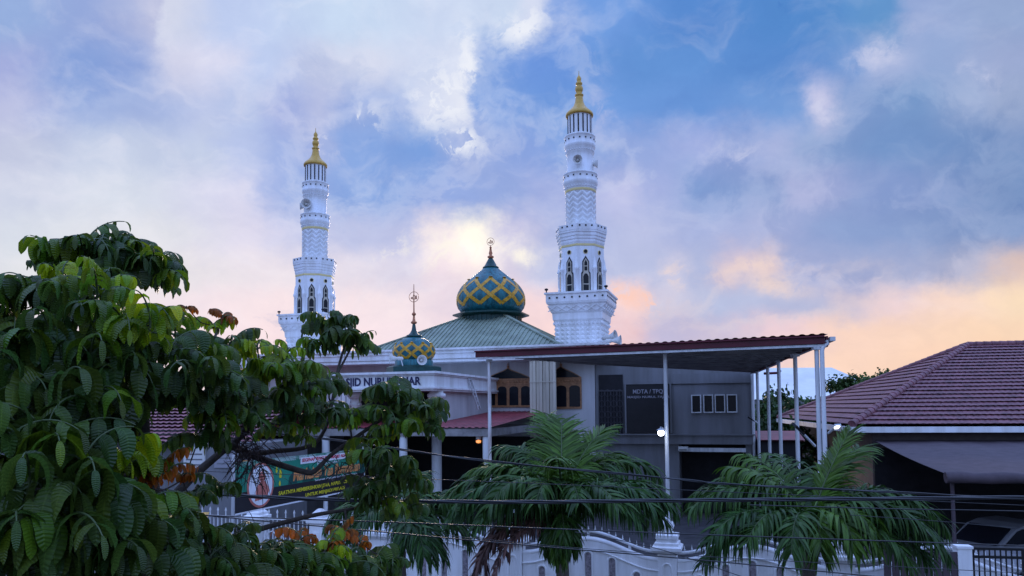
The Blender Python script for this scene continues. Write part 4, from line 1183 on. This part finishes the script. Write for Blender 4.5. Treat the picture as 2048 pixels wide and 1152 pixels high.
# ------------------------------------------------------------------ lamps
p = at(1322, 866, 19.8)
t = thing('street_lamp', 'lit round white bulb lamp on a bracket fixed to a canopy post', 'lamp', p)
q = at(1330, 858, 20.2)
b = MB(); b.tube([q-Vector(p)+Vector((0,-.05,0)), Vector((0,.05,.16)), Vector((-.02,0,.12))], .014, 8); b.lathe([(.02,.13),(.10,.10),(.12,.07)], 14); b.build('bracket', steel, t)
b = MB(); b.lathe([(.0,-.08),(.05,-.07),(.085,-.02),(.085,.03),(.05,.07),(.03,.09)], 18); b.build('bulb', lampglow, t)
pl = bpy.data.lights.new('bulb_light', 'POINT'); pl.energy = 9; pl.shadow_soft_size = .09; pl.color = (.9, .95, 1)
po_ = bpy.data.objects.new('bulb_light', pl); COL.objects.link(po_); po_.parent = t; po_.location = (-.02, -.14, -.02)
p = at(957, 880, 26.5)
t = thing('porch_lamp', 'small hanging lantern glowing orange under the red porch roof', 'lamp', p)
b = MB(); b.lathe([(.0,.0),(.10,.02),(.10,.2),(.04,.26)], 12); b.build('cap', plastic, t)
b = MB(); b.lathe([(.0,-.12),(.08,-.10),(.10,-.02),(.0,.0)], 12); b.build('glow', warmglow, t)
b = MB(); b.tube([(0,0,.26),(0,0,.5)], .008, 6); b.build('cord', iron, t)
def arm_lamp(p0, p1, label, lit=False):
    a, c = Vector(p0), Vector(p1)
    t = thing('flood_lamp', label, 'lamp', a)
    d = c-a
    b = MB(); b.tube([Vector((0,0,0)), d*.6, d], .03, 8); b.build('arm', steel, t)
    b = MB(); e = d.normalized(); b.bar(d*.78, d*1.25, .15, .05, up=(0,-.6,.8)); b.build('head', steel if lit else iron, t)
    if lit:
        b = MB(); b.bar(d*.9+Vector((0,-.04,-.03)), d*1.2+Vector((0,-.04,-.03)), .08, .02, up=(0,-.6,.8)); b.build('lit_panel', ledglow, t)
arm_lamp(at(1630,892,17.9), at(1597,858,17.2), 'unlit flat lamp on a slanting arm left of the twin canopy posts')
arm_lamp(at(1515,846,27), at(1502,838,26.6), 'small unlit lamp on a short arm by the annex corner')
arm_lamp(at(1657,866,17.6), at(1672,853,17.2), 'lit white strip lamp at the tip of the right palm', True)

# ------------------------------------------------------------------ foliage: blades gathered in arrays, one mesh per crown
class Leaves:
    def __init__(s): s.V = []; s.Fq = []; s.UV = []; s.T = []; s.n = 0
    def strip(s, cen, wid, nrm_w, tint, fold=0.0, up_=None, three=True):
        """cen: (k,3) centreline; wid: (k,) half widths; nrm_w: (k,3) unit width directions"""
        k = len(cen); cols = 3 if three else 2
        offs = (-1, 0, 1) if three else (-1, 1)
        vs = np.empty((k, cols, 3))
        for j, o in enumerate(offs):
            vs[:, j] = cen + nrm_w*(wid*o)[:, None]
            if up_ is not None and o != 0: vs[:, j] += up_*(wid*fold*(1 if o > 0 else .7))[:, None]
        uvs = np.empty((k, cols, 2)); uvs[:, :, 1] = np.linspace(0, 1, k)[:, None]
        uvs[:, :, 0] = np.array([(o+1)/2 for o in offs])[None]
        idx = np.arange(k*cols).reshape(k, cols)+s.n
        q = np.stack([idx[:-1, :-1], idx[:-1, 1:], idx[1:, 1:], idx[1:, :-1]], -1).reshape(-1, 4)
        s.V.append(vs.reshape(-1, 3)); s.UV.append(uvs.reshape(-1, 2)); s.Fq.append(q)
        s.T.append(np.tile(np.array(tint, float), (k*cols, 1))); s.n += k*cols
    def build(s, name, m, parent=None, smooth=True):
        V = np.concatenate(s.V); Q = np.concatenate(s.Fq); UV = np.concatenate(s.UV); T = np.concatenate(s.T)
        me = bpy.data.meshes.new(name)
        me.vertices.add(len(V)); me.vertices.foreach_set('co', V.astype(np.float32).ravel())
        me.loops.add(Q.size); me.loops.foreach_set('vertex_index', Q.astype(np.int32).ravel())
        me.polygons.add(len(Q)); me.polygons.foreach_set('loop_start', np.arange(0, Q.size, 4, dtype=np.int32))
        me.polygons.foreach_set('use_smooth', np.full(len(Q), smooth))
        me.update(calc_edges=True)
        ul = me.uv_layers.new(name='UVMap'); ul.data.foreach_set('uv', UV[Q.ravel()].astype(np.float32).ravel())
        at_ = me.attributes.new('tint', 'FLOAT_COLOR', 'POINT')
        at_.data.foreach_set('color', np.concatenate([T, np.ones((len(T), 1))], 1).astype(np.float32).ravel())
        me.materials.append(m)
        o = bpy.data.objects.new(name, me); COL.objects.link(o)
        if parent: o.parent = parent
        return o
def nz_(a): return a/max(np.linalg.norm(a), 1e-9)
nr = np.random.RandomState(11)
UPV = np.array((0., 0., 1.))

def blade(lv, base, d0, droop, L, hw, wdir, tint, k=9, shape='ovate', fold=.2, three=True):
    """one leaflet: starts along d0, bends towards the ground"""
    c = [np.array(base, float)]; d = nz_(np.array(d0, float)); st = L/(k-1); dirs = [d]
    for i in range(1, k):
        f = min(1, (i/(k-1))**.8*droop)
        dd = nz_(d*(1-f) + np.array((0, 0, -1.))*f)
        c.append(c[-1]+dd*st); dirs.append(dd)
    t = np.linspace(0, 1, k)
    if shape == 'ovate': w = hw*np.power(np.sin(np.pi*np.clip(t*.93+.05, 0, 1)), .55)*(.92+.12*np.sin(t*3))
    else: w = hw*np.minimum(1, t*6+.25)*(1-t**2.2)
    w[-1] = hw*.05
    D = np.array(dirs)
    wd = np.array(wdir, float)[None] - D*(D@np.array(wdir, float))[:, None]
    wd /= np.maximum(np.linalg.norm(wd, axis=1), 1e-6)[:, None]
    n = np.cross(wd, D)
    if three:
        tw = (nr.normal(0, .28)*t)[:, None]
        wd, n = wd*np.cos(tw)+n*np.sin(tw), n*np.cos(tw)-wd*np.sin(tw)
        fold = fold*nr.uniform(.2, 1.8) + .10*np.sin(t*nr.uniform(18, 30)+nr.uniform(0, 6))
    lv.strip(np.array(c), w, wd, tint, fold, n, three)

def rachis(base, az, el, L, bend, k=10):
    pts = [np.array(base, float)]; dirs = []
    for i in range(k):
        e = el-bend*((i+.5)/k)**1.2
        d = np.array((math.cos(az)*math.cos(e), math.sin(az)*math.cos(e), math.sin(e)))
        dirs.append(d); pts.append(pts[-1]+d*L/k)
    dirs.append(dirs[-1])
    return np.array(pts), np.array(dirs)

# ------------------------------------------------------------------ broad-leaved tree at the left
GREEN, YEL, ORA, LIM = (1, 1, 1), (4.2, 3.3, .5), (7.5, 1.15, .5), (1.9, 1.75, .6)  # YEL and LIM mix young-leaf colour with backlit glow put into the tint
def compound(lv, stm, base, az, el, L, ll, tint, npair=6, bend=1.0):
    P, D = rachis(base, az, el, L, bend)
    stm.tube([tuple(p) for p in P], [.006*(1-.7*i/10)+.0015 for i in range(11)], 5, cap=False)
    fr = np.linspace(.16, 1.0, npair)
    for f in fr:
        x = f*10; i = min(int(x), 9); p = P[i]+(P[i+1]-P[i])*(x-i); d = D[i]
        side = nz_(np.cross(d, UPV))
        s_ = ll*(.62+.38*math.sin(math.pi*min(1, f*.75+.15)))*nr.uniform(.82, 1.1)
        for sg in ((-1, 1) if f < .99 else (0,)):
            d0 = d*nr.uniform(.05, .5)+side*sg*.8+UPV*nr.uniform(-.15, .35)
            if sg == 0: d0 = d; s_ *= .75
            tj = nr.uniform(.55, 1.45); wm = nr.uniform(.85, 1.4)
            tn = (tint[0]*tj*wm, tint[1]*tj, tint[2]*tj/wm)
            if nr.rand() < .04: continue
            w = d + side*sg*.25 + nr.normal(0, .13, 3)
            if sg == 0: w = side
            blade(lv, p, d0, nr.uniform(.9, 1.3), s_, s_*nr.uniform(.155, .19)*(1 if sg else .8), w, tn)
def shoot(lv, stm, px, py, D, sc=1.0, tint=GREEN, n=7, el=.55, ll=.23, ra_=.36, up_first=True, seed=None):
    c = np.array(at(px, py, D)); a0 = nr.uniform(0, 6.28)
    near = D < 4.3
    if near: ll, ra_, n = ll*1.18, ra_*1.05, max(3, n-2)
    for i in range(n):
        az = a0+i*2.399963+nr.uniform(-.25, .25)
        e = el*nr.uniform(.55, 1.35)+(.45 if i == 0 else 0)
        tn = tint if nr.rand() < .93 or tint != GREEN else LIM
        compound(lv, stm, c+np.array((0, 0, nr.uniform(-.04, .03))), az, e, ra_*sc*nr.uniform(.65, 1.2), ll*sc*nr.uniform(.75, 1.15), tn, npair=int(nr.choice((4, 5, 5) if near else (5, 6, 6, 7))), bend=nr.uniform(1.2, 1.8))
    return c
tree = thing('broad_leaved_tree', 'big near tree with drooping ribbed compound leaves, some yellow and orange, filling the left', 'tree', tuple(at(345, 1500, 5.2).xy)+(0,))
TB = Vector(tree.location)
lv, stm = Leaves(), MB()
SH = [ # px, py, depth, scale, tint, fronds
 (400,795,5.0,.95,GREEN,7),(440,830,5.1,.8,LIM,5),(350,775,4.7,.85,GREEN,6),(495,825,5.3,.75,GREEN,5),(230,800,4.4,.9,GREEN,6), (165,505,5.3,1,GREEN,8),(215,490,5.5,.9,GREEN,6),(262,480,5.6,.7,GREEN,3),(320,520,5.5,.8,GREEN,5),(262,525,5.4,1,GREEN,8),(308,548,5.4,.75,GREEN,5),(115,525,5.2,.8,GREEN,5),(245,500,5.5,.8,GREEN,4),(225,560,5.2,.9,GREEN,5),
 (10,590,4.4,.95,GREEN,7),(75,592,4.5,1,GREEN,7),(125,560,4.6,.5,YEL,3),(150,630,4.3,.9,GREEN,6),(195,590,4.4,.8,LIM,5),(205,560,4.5,.55,YEL,3),(245,640,4.3,.9,LIM,6),(300,650,4.2,.8,YEL,4),
 (350,668,5.2,.8,LIM,5),(335,705,4.6,.85,GREEN,5),(372,612,5.6,.3,ORA,2),(445,632,5.8,.38,ORA,3),(425,650,5.8,.6,YEL,3),(462,690,5.6,.75,GREEN,5),(400,712,5.0,.8,LIM,5),(515,690,5.6,.6,YEL,4),
 (400,755,4.6,.95,GREEN,7),(470,760,5.2,.9,GREEN,6),(535,742,5.4,.8,LIM,5),(590,735,5.6,.8,LIM,5),(575,700,5.8,.5,YEL,3),(610,770,5.8,.8,GREEN,6),(545,800,5.6,.85,GREEN,6),(600,830,5.9,.8,GREEN,6),(655,815,6.1,.75,GREEN,6),(660,760,6.3,.65,GREEN,6),
 (690,665,6.8,.85,GREEN,7),(655,650,6.9,.75,GREEN,5),(715,690,6.9,.75,GREEN,5),(688,640,6.8,.6,GREEN,4),(640,690,6.7,.7,GREEN,5),
 (795,785,6.5,.9,GREEN,7),(765,825,6.4,.85,GREEN,6),(840,815,6.5,.85,GREEN,7),(855,855,6.6,.7,GREEN,5),(795,855,6.3,.8,LIM,5),(705,830,6.3,.7,LIM,5),(740,875,6.2,.6,LIM,4),(700,850,6.2,.5,YEL,3),
 (745,905,6.0,.75,GREEN,6),(785,930,6.1,.85,GREEN,6),(820,960,6.2,.8,GREEN,6),(735,975,6.0,.7,GREEN,5),(755,1000,6.1,.85,GREEN,6),(810,1010,6.3,.75,GREEN,5),(600,872,5.9,.55,GREEN,4),(560,850,5.8,.55,LIM,4),
 (100,690,4.2,1,GREEN,8),(30,680,4.1,1,GREEN,8),(180,720,4.2,1,GREEN,8),(250,750,4.3,.95,GREEN,7),(40,760,4.0,1,GREEN,8),(110,790,4.0,1,GREEN,8),(190,800,4.1,1,GREEN,8),(400,870,5.0,.75,GREEN,5),(260,690,4.5,.9,GREEN,6),(70,730,4.6,1,GREEN,8),(150,760,4.7,1,GREEN,8),(15,820,4.6,1,GREEN,8),(85,850,4.7,1,GREEN,8),(160,850,4.7,1,GREEN,8),(220,830,4.8,.9,GREEN,6),
 (20,880,3.7,1,GREEN,7),(100,895,3.8,1,GREEN,7),(165,930,3.7,.95,GREEN,6),(255,920,4.1,.8,YEL,4),(225,915,4.2,.7,LIM,4),(325,945,4.5,.55,ORA,5),(365,960,4.8,.4,ORA,3),(300,930,4.5,.6,LIM,4),
 (60,980,3.6,1,GREEN,7),(180,990,3.7,1,GREEN,7),(130,1040,3.6,1,GREEN,7),(30,1060,3.5,1,GREEN,7),(300,1000,4.1,.9,LIM,6),(330,1030,4.2,.9,GREEN,6),(240,1060,3.9,.95,GREEN,7),(90,1110,3.6,1,GREEN,7),(200,1120,3.8,1,GREEN,7),(320,1090,4.3,.85,GREEN,7),(390,990,4.9,.6,GREEN,4),(440,965,5.1,.55,GREEN,4),(400,1070,4.6,.8,GREEN,6),(10,1130,3.6,1,GREEN,6),(290,1150,4.0,.9,GREEN,7),
 (420,1115,4.6,.85,GREEN,7),(500,1110,4.9,.85,GREEN,7),(560,1105,5.1,.85,GREEN,7),(460,1150,4.7,.9,GREEN,7),(530,1150,4.9,.9,GREEN,7),(620,1110,5.3,.8,LIM,6),(600,1080,5.4,.5,ORA,3),(680,1078,5.5,.5,ORA,4),(720,1085,5.6,.45,ORA,3),(660,1090,5.4,.5,YEL,3),(690,1125,5.4,.8,GREEN,7),(620,1155,5.2,.9,GREEN,7),(750,1125,5.6,.7,GREEN,6),(785,1115,5.7,.6,GREEN,5),(740,1160,5.6,.8,GREEN,6),(480,1060,5.0,.6,GREEN,4),
 (-60,620,4.4,1,GREEN,7),(-80,720,4.2,1,GREEN,7),(-70,850,4.0,1,GREEN,7),(-60,960,3.7,1,GREEN,7),(-80,1080,3.6,1,GREEN,7),(120,1190,3.7,1,GREEN,7),(330,1210,4.2,1,GREEN,7),(560,1210,5.0,1,GREEN,7),(20,930,4.8,1,GREEN,7),(120,970,4.8,1,GREEN,7),(220,1000,4.9,1,GREEN,7),(60,1060,4.8,1,GREEN,7),(180,1080,4.9,1,GREEN,7),
]
ends = []
for px, py, D, sc, ti, n in SH:
    c = shoot(lv, stm, px, py, D, sc, ti, n, el=.7 if ti in (GREEN, LIM) else .9)
    ends.append(Vector(c))
lv.build('crown', leafm, tree).matrix_parent_inverse = Matrix.Translation(-TB)
stm.build('leaf_stalks', stalk, tree).matrix_parent_inverse = Matrix.Translation(-TB)
# trunk, main limbs, then a twig from every shoot to the nearest wood already there
nodes = []
def limb(pts, r0, r1, bm):
    pts = [Vector(p) for p in pts]; n = len(pts)
    sm = []
    for i in range(n-1):
        for k in range(5):
            t = k/5; p0 = pts[max(i-1,0)]; p1 = pts[i]; p2 = pts[i+1]; p3 = pts[min(i+2,n-1)]
            sm.append(.5*((2*p1)+(p2-p0)*t+(2*p0-5*p1+4*p2-p3)*t*t+(3*p1-p0-3*p2+p3)*t**3))
    sm.append(pts[-1])
    rr = [r0+(r1-r0)*i/(len(sm)-1) for i in range(len(sm))]
    bm.tube(sm, rr, 9)
    for p, r in zip(sm, rr): nodes.append((p, r))
b = MB()
limb([Vector((TB.x,TB.y,0)), at(345,1400,5.2), at(330,1200,5.2), at(316,1060,5.2), at(298,960,5.2), at(287,880,5.2), at(284,800,5.2), at(262,680,5.2)], .10, .03, b)
b.build('trunk', bark, tree).matrix_parent_inverse = Matrix.Translation(-TB)
b = MB()
limb([at(284,810,5.2), at(262,680,5.2), at(240,600,5.2), at(232,540,5.3)], .03, .012, b)
limb([at(314,1040,5.2), at(370,968,5.5), at(430,915,5.8), at(486,868,6.0), at(540,800,5.8), at(590,740,5.7)], .04, .014, b)
limb([at(460,890,5.9), at(507,912,6), at(555,928,6), at(610,944,6), at(632,940,6.05), at(668,905,6.2), at(760,840,6.4), at(800,800,6.5)], .032, .012, b)
limb([at(480,912,5.9), at(545,903,6.1), at(620,891,6.2), at(655,845,6.4), at(676,740,6.7), at(690,690,6.8)], .024, .010, b)
limb([at(325,1130,5.2), at(440,1085,5.5), at(520,1058,5.8), at(620,1032,5.9), at(690,1020,6.0), at(770,1005,6.1)], .03, .010, b)
limb([at(676,745,6.7), at(700,700,6.85), at(712,680,6.9)], .012, .006, b)
limb([at(300,970,5.2), at(240,950,4.8), at(120,900,4.2)], .045, .014, b)
limb([at(318,1080,5.2), at(250,1090,4.6), at(150,1060,4.0)], .04, .014, b)
limb([at(284,790,5.2), at(372,740,5.4), at(420,690,5.5), at(440,650,5.8)], .02, .008, b)
limb([at(486,868,6.0), at(500,810,5.7), at(520,740,5.6)], .02, .008, b)
limb([at(270,720,5.2), at(180,690,4.7), at(60,650,4.4)], .022, .008, b)
limb([at(240,950,4.8), at(200,860,4.5), at(140,790,4.2), at(60,740,4.1)], .022, .008, b)
for e in sorted(ends, key=lambda e: min((e-p).length for p, _ in nodes)):
    p, r = min(nodes, key=lambda q: (q[0]-e).length + max(0, q[0].z-e.z)*.8)
    if (p-e).length < .04: continue
    m_ = p.lerp(e, .5)+Vector((0, 0, -.10*(p-e).length)) + Vector(nr.normal(0, .03, 3))
    limb([p, m_, e], min(r*.7, .016), .005, b)
b.build('branches', bark, tree).matrix_parent_inverse = Matrix.Translation(-TB)
# tangle of hanging dry fibres caught in the fork
fb = Leaves()
for k in range(240):
    c = np.array(at(495+nr.normal(0, 20), 895+nr.normal(0, 34), 5.9+nr.normal(0, .08)))
    blade(fb, c, nr.normal(0, 1, 3)*np.array((1, .6, .8)), nr.uniform(.3, .8), nr.uniform(.12, .34), .005, nr.normal(0, 1, 3), (.35, .4, .5), 5, 'strap', 0, False)
for k in range(70):
    c = np.array(at(690+nr.normal(0, 22), 935+nr.normal(0, 22), 6.1+nr.normal(0, .08)))
    blade(fb, c, nr.normal(0, 1, 3)*np.array((1, .6, .8)), nr.uniform(.3, .8), nr.uniform(.1, .25), .005, nr.normal(0, 1, 3), (.35, .4, .5), 5, 'strap', 0, False)
fb.build('dry_fibres', deadleaf, tree).matrix_parent_inverse = Matrix.Translation(-TB)

# ------------------------------------------------------------------ palms
def frond(lv, stm, base, az, el, L, bend, tint, npair=56, ll=.64, hw=.029, droop=1.0, vee=.62, twist=0.0, bare=.16):
    k = 16
    P, D = rachis(base, az, el, L, bend, k)
    stm.tube([tuple(p) for p in P], [.022*(1-.85*i/k)+.003 for i in range(k+1)], 6, cap=False)
    for f in np.linspace(bare, 1, npair):
        x = f*k; i = min(int(x), k-1); p = P[i]+(P[i+1]-P[i])*(x-i); d = D[i]
        side = np.cross(d, UPV)
        side = nz_(side) if np.linalg.norm(side) > .05 else np.array((math.sin(az), -math.cos(az), 0))
        upd = nz_(np.cross(side, d))
        if twist: side, upd = side*math.cos(twist)+upd*math.sin(twist), upd*math.cos(twist)-side*math.sin(twist)
        s_ = ll*(.55+.6*math.sin(math.pi*(f*.8+.12)))*nr.uniform(.88, 1.1)
        for sg in (-1, 1):
            d0 = d*(.45+.5*f)+side*sg*.8+upd*(vee*nr.uniform(.5, 1.2))
            tj = nr.uniform(.55, 1.5)
            if nr.rand() < .05: continue
            blade(lv, p, d0, droop*nr.uniform(.5, 1.3), s_, hw*nr.uniform(.8, 1.2), d+nr.normal(0, .25, 3), tuple(c*tj for c in tint), 6, 'strap', .0, False)
def palm(name, label, px, ytop, D, fronds, L0=2.3, lean=0.0, dead=()):
    c = at(px, ytop, D)
    t = thing(name, label, 'palm tree', (c.x-lean, c.y, 0), 0, 'palms along the street wall')
    inv = Matrix.Translation(-t.location)
    lv, st = Leaves(), MB()
    for (az, el, L, bend, tint, kw) in fronds:
        frond(lv, st, np.array(c)+np.array((0, 0, nr.uniform(-.05, .12))), R(az), R(el), L*L0, R(bend), tint, **kw)
    lv.build('crown', palmleaf, t).matrix_parent_inverse = inv
    st.build('frond_stalks', stalk, t).matrix_parent_inverse = inv
    if dead:
        lv, st = Leaves(), MB()
        for (az, el, L, bend, kw) in dead: frond(lv, st, np.array(c)+np.array((0, 0, -.12)), R(az), R(el), L*L0, R(bend), (1, 1, 1), **kw)
        lv.build('dead_fronds', deadleaf, t).matrix_parent_inverse = inv
        st.build('dead_stalks', deadstalk, t).matrix_parent_inverse = inv
    b = MB(); n = 26; pts = []; rr = []
    for i in range(n+1):
        f = i/n; pts.append((c.x-lean*(1-f)**1.5, c.y, c.z*f)); rr.append((.15-.045*f)*(1+.05*(i % 2)) + (.05*max(0, f-.85)/.15))
    b.tube(pts, rr, 14); b.build('trunk', palmbark, t).matrix_parent_inverse = inv
    return t
deadstalk = mat('dry_stalk', (.13, .07, .045), .8, var=.3)
G0, G1, G2 = (1, 1, 1), (1.5, 1.35, .8), (.8, .9, 1.0)
# azimuth: 0 = picture right, 90 = away, 180 = left, 270 = towards the street
fr = [(0,55,1,98,G0,{}),(18,62,1,95,G0,{}),(40,68,.95,80,G1,{}),(70,74,.9,65,G1,{}),(100,80,.92,50,G1,{'vee':.25,'droop':.5}),(130,70,.95,80,G0,{}),(158,60,1,96,G0,{}),(180,52,1.02,92,G0,{}),(198,58,1,102,G2,{}),(222,62,.9,115,G0,{}),(250,72,.82,120,G0,{}),(278,76,.78,122,G0,{}),(302,68,.85,118,G0,{}),(325,60,.92,108,G2,{}),(345,50,.95,92,G2,{}),
      (190,40,.95,82,G2,{}),(165,44,.95,86,G0,{}),(8,44,.98,86,G2,{}),(350,38,.85,80,G0,{}),(210,48,.85,100,G2,{}),(318,46,.82,100,G2,{}),(172,68,.85,84,G1,{}),(28,72,.85,78,G1,{}),(262,80,.8,86,G1,{'vee':.3}),(268,30,.5,150,G0,{'droop':1.2,'ll':.45}),(262,0,.46,120,G1,{'droop':1.2,'ll':.42}),(285,10,.44,130,G0,{'droop':1.2,'ll':.42}),(240,5,.42,130,G0,{'droop':1.2,'ll':.4}),(85,82,.8,40,G1,{'vee':.15,'droop':.4}),(30,80,.85,46,G1,{'vee':.15,'droop':.4})]
palm('palm_tree', 'middle palm with bushy crown and brown dead fronds, before the wavy wall', 1124, 1035, 14.0, fr, 2.4,
     dead=[(184,34,.90,135,{'ll':.44,'npair':44,'droop':1.1}),(200,22,.95,110,{'ll':.48,'npair':46,'droop':1}),(172,45,.75,165,{'ll':.36,'npair':34,'droop':1.1}),(215,18,.8,95,{'ll':.40,'npair':30,'droop':1}),(190,12,.9,92,{'ll':.4,'npair':40,'droop':1.1})])
fr = [(10,70,.88,14,G1,{'vee':.12,'droop':.35,'ll':.5}),(28,64,.9,45,G1,{'vee':.25,'droop':.5}),(5,58,1.08,105,G0,{}),(350,52,1.12,108,G0,{}),(15,48,1.12,98,G2,{}),(332,50,1,115,G0,{}),(345,36,1.08,98,G2,{}),(356,24,.98,84,G2,{}),(308,66,.72,160,G1,{'hw':.034}),(288,74,.7,170,G1,{'hw':.034}),(325,30,.8,100,G0,{}),
      (150,68,.85,88,G0,{}),(165,60,1,98,G0,{}),(185,54,1.02,94,G0,{}),(200,42,1,92,G2,{}),(215,52,.88,112,G0,{}),(238,56,.8,135,G0,{'hw':.034}),(192,26,.92,78,G2,{}),(120,74,.9,68,G1,{}),(90,70,.95,72,G0,{}),(60,64,.95,84,G0,{}),(172,74,.8,72,G1,{'vee':.3}),(260,64,.62,165,G1,{'hw':.034}),(40,55,.95,95,G0,{})]
palm('palm_tree', 'right palm with an upright new frond, before the wavy wall and the tiled house', 1615, 1065, 13.2, fr, 2.32)
fr = [(300,20,.8,95,G2,{'droop':1}),(320,5,.75,80,G2,{'droop':1}),(285,30,.7,120,G2,{'droop':1}),(20,45,.8,90,G0,{}),(0,20,.8,80,G0,{}),(150,50,.8,85,G0,{}),(190,40,.8,90,G0,{}),(80,65,.8,70,G0,{}),(230,40,.75,110,G2,{}),(45,40,.75,80,G0,{})]
palm('palm_tree', 'left palm half hidden behind the broad-leaved tree beside the banner', 800, 1035, 15.0, fr, 1.9)

# ------------------------------------------------------------------ trees beyond the canopy
def far_tree(label, px, ytop, D, wid, hgt, seed, tint=(1, 1, 1), sz=.34):
    r = np.random.RandomState(seed)
    top = at(px, ytop, D); zc_ = top.z-hgt/2
    t = thing('leafy_tree', label, 'tree', (top.x, D, 0), 0, 'trees beyond the canopy')
    lv = Leaves()
    cl = [np.array((r.normal(0, .36)*wid, r.normal(0, .3)*wid*.8, zc_+np.clip(r.normal(0, .38), -.8, .8)*hgt*.5)) for _ in range(26)]
    cl.append(np.array((0, 0, zc_+hgt*.36)))
    for c in cl:
        k = r.uniform(.6, 1.35)
        for _ in range(130):
            p = c+r.normal(0, .34, 3)*np.array((wid*.28, wid*.28, hgt*.18))
            d = r.normal(0, 1, 3); w = r.normal(0, 1, 3); kk = k*r.uniform(.7, 1.3)
            blade(lv, p, d, .4, sz*r.uniform(.7, 1.4), sz*.3, w, tuple(x*kk for x in tint), 3, 'ovate', 0, False)
    lv.build('crown', farleaf, t)
    b = MB(); b.tube([(0,0,0),(.1,0,zc_*.6),(0,0,zc_)], [.25,.18,.1], 8)
    for k in range(5): b.tube([(0,0,zc_*.75),(cl[k][0]*.6,cl[k][1]*.6,cl[k][2])], [.1,.03], 6)
    b.build('trunk', bark, t)
far_tree('dense green tree seen between the rear canopy posts, before the grey gable', 1560, 768, 50, 3.2, 5.5, 3)
far_tree('dark bushy tree filling the gap beside the annex corner', 1528, 790, 46, 2.4, 6, 4, (.8,.9,.8))
far_tree('round tree between the twin canopy post and the tiled roof', 1690, 750, 60, 3.0, 5, 5, (1.1,1.1,.7))
far_tree('airy tree rising just above the slope of the tiled roof', 1765, 736, 62, 3.4, 4.6, 6, (1.2,1.05,.6))
far_tree('low tree behind the right canopy posts and the lean-to', 1620, 800, 48, 2.8, 6, 8, (.9,1,.8))
far_tree('shaded tree low between canopy posts, before the tiled house', 1600, 850, 38, 2.0, 4.5, 9, (.8,.9,.8), .26)

# ------------------------------------------------------------------ overhead cables across the street
def cable(label, pts, D, r, twist=0, n=90):
    P = [at(x, y, D if not isinstance(D, tuple) else D[0]+(D[1]-D[0])*(x+60)/2200) for x, y in pts]
    xs = np.linspace(0, len(P)-1, n); path = []
    for x in xs:
        i = min(int(x), len(P)-2); t = x-i
        p0, p1, p2, p3 = P[max(i-1,0)], P[i], P[i+1], P[min(i+2,len(P)-1)]
        path.append(.5*((2*p1)+(p2-p0)*t+(2*p0-5*p1+4*p2-p3)*t*t+(3*p1-p0-3*p2+p3)*t**3))
    b = MB()
    if twist:
        for k in range(twist):
            a0 = 2*math.pi*k/twist
            b.tube([p+Vector((0, math.cos(a0+i*.16), math.sin(a0+i*.16)))*r*1.05 for i, p in enumerate(path)], r, 8)
    else: b.tube(path, r, 6)
    o = b.build('overhead_cable', rubber)
    return tag(o, label, 'cable', 'overhead cables across the street')
cable('thick twisted black cable bundle crossing the picture at palm height', [(-60,952),(180,968),(380,984),(620,998),(1000,1004),(1340,1001),(1700,998),(2120,994)], 8.0, .0115, 3, 260)
cable('thin black cable just below the thick twisted one, running level to the right edge', [(-60,1000),(380,1029),(850,1047),(1400,1069),(2120,1094)], 8.2, .0075)
cable('thin black cable slanting down from the banner to the right palm', [(-60,985),(380,1028),(700,1058),(1050,1090),(1400,1120),(1800,1158),(2120,1190)], 8.5, .0075)
cable('thinnest black wire over the white wall, low in the picture', [(900,1072),(1180,1098),(1500,1118),(2120,1150)], 9.0, .0045)
cable('faint thin wire above the thick twisted cable, through the palm crowns', [(-60,925),(500,946),(1000,964),(1500,986),(2120,1014)], 9.5, .005)
cable('dark cable pair from the tree fork to the annex opening', [(480,858),(700,884),(950,919),(1342,957),(1470,969),(1800,985),(2120,1002)], 9.5, .008, 2, 200)
cable('black wire crossing diagonally below the finial pillar', [(1150,1064),(1310,1096),(1480,1152),(1700,1230)], 9.0, .005)
cable('wire running high under the awning at the right edge', [(1500,1010),(1800,1018),(1930,1020),(2120,1024)], 10.0, .008)
cable('wire drooping before the parked cars at the right edge', [(1700,1030),(1920,1046),(2120,1066)], 10.0, .005)
